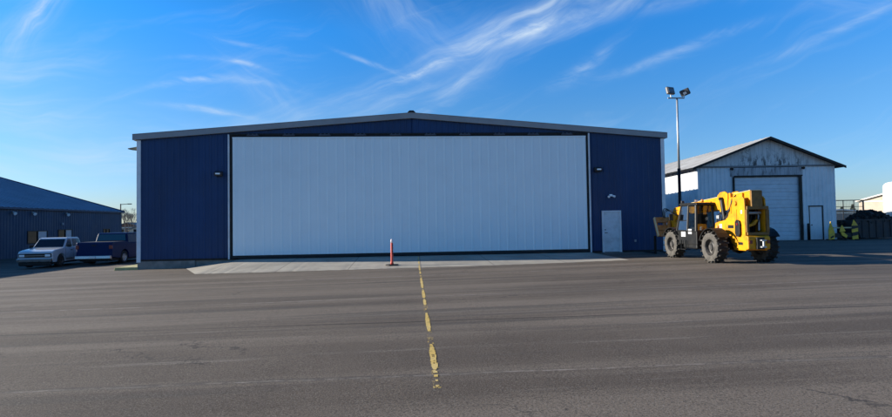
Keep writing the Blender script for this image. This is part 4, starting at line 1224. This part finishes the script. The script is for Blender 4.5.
# brush and far houses at the gap on the left
def brush(x0, x1, y0, y1, h, n, seed, name='brush'):
    rnd = random.Random(seed); mb = MB()
    for k in range(n):
        x, y = rnd.uniform(x0, x1), rnd.uniform(y0, y1)
        hh = h*(.4+.6*rnd.random())
        for j in range(7):
            c = Vector((x+rnd.gauss(0, .6), y+rnd.gauss(0, .6), -.6+hh*rnd.random())); s = .30
            mb.face(mb.verts([c+Vector((rnd.uniform(-s, s), rnd.uniform(-s, s), rnd.uniform(-s, s))) for _ in range(3)]))
    tag(mb.build(name, M['brush']), 'low brown leafless brush in the gap beyond the trucks', 'brush', kind='stuff')
brush(-75, -25, 100, 150, 3.4, 1500, 5)
def far_house(loc, w, h, wall, label):
    gable_house('house', label, loc, .2, w, 7, h, h*1.4, wall, M['lowwall'], windows=((-w*.3, -w*.1, .9, 2.0), (w*.1, w*.3, .9, 2.0)))
far_house((-37.2, 72, -.6), 3.4, 1.9, M['house_pale'], 'small pale hut seen over the dark blue pickup in the gap')
far_house((-53.5, 98, -.6), 6, 2.4, M['house_red'], 'brownish-red low house in the gap behind the bare trees')

# ------------------------------------------------------------------ world, sun
sun_dir = Vector((A_SUN, -B_SUN, -1)).normalized()
elev = math.asin(-sun_dir.z); azim = math.atan2(-sun_dir.x, -sun_dir.y)    # azimuth from +Y towards +X
ld = bpy.data.lights.new('sun', 'SUN'); ld.energy = 5.0; ld.angle = math.radians(.5); ld.color = (1.0, .92, .80)
sl = bpy.data.objects.new('sun', ld); link(sl); sl.rotation_euler = sun_dir.to_track_quat('-Z', 'Y').to_euler(); sl.location = (-20, -10, 40)

def world():
    w = bpy.data.worlds.new('World'); SC.world = w; w.use_nodes = True
    t = NT(w.node_tree); bg = w.node_tree.nodes['Background']
    sky = t.node('ShaderNodeTexSky', sky_type='NISHITA')
    sky.sun_disc = False; sky.sun_elevation = elev; sky.sun_rotation = azim
    sky.altitude = 200; sky.air_density = 1.0; sky.dust_density = .35; sky.ozone_density = 3.0
    hsv = t.node('ShaderNodeHueSaturation'); hsv.inputs['Saturation'].default_value = 1.18; hsv.inputs['Value'].default_value = 1.0
    t.l.new(sky.outputs[0], hsv.inputs['Color'])
    base = hsv.outputs[0]
    tc = t.node('ShaderNodeTexCoord').outputs['Generated']
    sep = t.node('ShaderNodeSeparateXYZ'); t.l.new(tc, sep.inputs[0])
    az = t.math('ARCTAN2', sep.outputs[0], sep.outputs[1]); el = t.math('ARCSINE', sep.outputs[2])
    comb = t.node('ShaderNodeCombineXYZ'); t.l.new(az, comb.inputs[0]); t.l.new(el, comb.inputs[1])
    P = comb.outputs[0]
    tint = t.ramp(t.smooth_lin(el, -.1, 1.5), [((e+.1)/1.6, tuple(c/2 for c in col)) for e, col in ((-.1, (.55, .62, .85)), (.03, (.62, .73, 1.02)), (.20, (.68, .96, 1.20)), (.36, (.36, 1.12, 1.60)), (.60, (.31, .74, 1.02)), (1.2, (.23, .44, .62)))])
    mul = t.node('ShaderNodeMix', data_type='RGBA', blend_type='MULTIPLY'); mul.inputs[0].default_value = 1
    t.l.new(base, mul.inputs[6]); t.l.new(tint, mul.inputs[7])
    sc2 = t.node('ShaderNodeVectorMath', operation='SCALE'); t.l.new(mul.outputs[2], sc2.inputs[0]); sc2.inputs['Scale'].default_value = 2
    base = sc2.outputs[0]
    wn = t.node('ShaderNodeTexNoise'); t.l.new(P, wn.inputs['Vector']); wn.inputs['Scale'].default_value = 5; wn.inputs['Detail'].default_value = 3
    wx = t.node('ShaderNodeVectorMath', operation='MULTIPLY_ADD'); t.l.new(wn.outputs['Color'], wx.inputs[0]); wx.inputs[1].default_value = (.10, .10, 0); 
    off = t.node('ShaderNodeVectorMath', operation='SUBTRACT'); t.l.new(P, off.inputs[0]); off.inputs[1].default_value = (.035, .035, 0)
    t.l.new(off.outputs[0], wx.inputs[2])
    PW = wx.outputs[0]
    fib = {}
    def fibre(ang, sx, sy, seed):
        ang = round(ang/.35)*.35; sx, sy = (3, 22) if sy < 30 else (6, 42); key = (round(ang, 2), sx, sy)
        if key not in fib:
            v = t.mapping(PW, (1, 1, 1), (seed, seed*.7, 0), (0, 0, -ang))
            v = t.mapping(v, (sx, sy, 1))
            fib[key] = t.noise(v, 1, 5, .62, dist=.35)
        return fib[key]
    total = None
    brk = t.math('MULTIPLY_ADD', t.smooth(t.noise(t.mapping(PW, (9, 24, 1), (3, 1, 0)), 1, 5, .65), .34, .62), .95, .25)
    # az, el, angle, half-length, half-width, amplitude, curvature, fibre scales
    S = [(.20, .352, .21, .25, .013, 1.25, -.45, (6, 34)), (.22, .372, .24, .24, .034, .85, -.4, (3, 22)), (.03, .300, .50, .05, .010, .8, 0, (6, 40)),
         (.08, .262, .50, .06, .009, .75, .6, (6, 34)), (.12, .285, .55, .07, .020, .45, .6, (3, 22)), (.045, .225, .30, .08, .014, .35, 0, (6, 34)), (-.03, .40, -.6, .15, .05, .34, 0, (4, 18)),
         (-.585, .37, 1.02, .08, .010, 1.05, -.8, (5, 40)), (-.62, .31, 1.0, .09, .02, .4, 0, (5, 40)),
         (-.335, .295, -.08, .085, .0045, 1.0, -1.6, (7, 60)), (-.36, .262, .10, .12, .0055, 1.0, -1.3, (6, 60)), (-.30, .322, -.10, .07, .004, .7, 0, (7, 60)), (-.28, .255, -.6, .07, .026, .42, 0, (5, 22)),
         (-.36, .205, -.10, .10, .005, .95, -.6, (6, 50)), (-.18, .205, .25, .20, .025, .45, 0, (4, 24)), (-.07, .303, -.30, .06, .004, .85, 0, (6, 40)),
         (.34, .285, .50, .06, .013, .62, .8, (7, 34)), (.52, .300, .22, .11, .008, .62, -.4, (6, 34)), (.41, .272, .15, .10, .008, .35, 0, (6, 34)),
         (.735, .285, .32, .10, .008, .65, .5, (6, 40)), (.76, .33, -.3, .07, .022, .42, 0, (3, 26)), (-.60, .17, -.10, .20, .026, .85, 0, (3, 18)), (-.50, .11, .05, .32, .022, .75, 0, (3, 18)), (-.35, .165, .1, .2, .012, .4, 0, (4, 26)), (-.62, .24, .1, .10, .05, .45, 0, (3, 18))]
    for i, (a0, e0, an, L, W_, amp, cv, fs) in enumerate(S):
        dx = t.math('SUBTRACT', az, a0); dy = t.math('SUBTRACT', el, e0)
        u = t.math('ADD', t.math('MULTIPLY', dx, math.cos(an)), t.math('MULTIPLY', dy, math.sin(an)))
        v = t.math('SUBTRACT', t.math('MULTIPLY', dy, math.cos(an)), t.math('MULTIPLY', dx, math.sin(an)))
        v = t.math('SUBTRACT', v, t.math('MULTIPLY', t.math('MULTIPLY', u, u), cv))
        q = t.math('ADD', t.math('POWER', t.math('ABSOLUTE', t.math('DIVIDE', u, L)), 2), t.math('POWER', t.math('ABSOLUTE', t.math('DIVIDE', v, W_)), 2))
        g = t.math('EXPONENT', t.math('MULTIPLY', q, -1))
        n = t.math('MULTIPLY_ADD', t.smooth(fibre(an, fs[0], fs[1], 1.7*i), .34, .76), .88, .12)
        if W_ < .02: n = t.math('MULTIPLY', n, brk)
        m_ = t.math('MULTIPLY', t.math('MULTIPLY', g, n), amp*(.54 if W_ < .02 else .88))
        total = m_ if total is None else t.math('ADD', total, m_)
    # faint background cirrus everywhere above the horizon
    veil = t.math('MULTIPLY', t.smooth(fibre(.3, 2.2, 9, 40), .50, .85), .16)
    total = t.math('ADD', total, veil)
    total = t.math('MULTIPLY', total, t.smooth(el, .0, .06), clamp=True)
    cloud = t.node('ShaderNodeRGB'); cloud.outputs[0].default_value = (CL[0], CL[1], CL[2], 1)
    col = t.mix(total, base, cloud.outputs[0])
    t.l.new(col, bg.inputs['Color']); bg.inputs['Strength'].default_value = .077
CL = (4.3, 5.2, 6.2)
world()

# ------------------------------------------------------------------ camera
cam = bpy.data.cameras.new('camera'); cam.sensor_width = 36; cam.lens = 508.4624*36/892; cam.clip_end = 4000; cam.clip_start = .1
co = bpy.data.objects.new('camera', cam); link(co)
Rr = Vector((0.99773701, -0.06541788, -0.01553557)); Uu = Vector((0.01363663, -0.02937498, 0.99947544)); Ff = Vector((0.06583992, 0.99742549, 0.02841643))
Mx = Matrix((Rr, Uu, -Ff)).transposed().to_4x4(); Mx.translation = Vector((13.4026, -26.0833, 1.6661)); co.matrix_world = Mx
SC.camera = co
vs = SC.view_settings; vs.view_transform = 'Standard'; vs.look = 'None'; vs.gamma = 1; vs.use_curve_mapping = False; vs.exposure = 1.0
SC.render.resolution_x = 1024; SC.render.resolution_y = 479
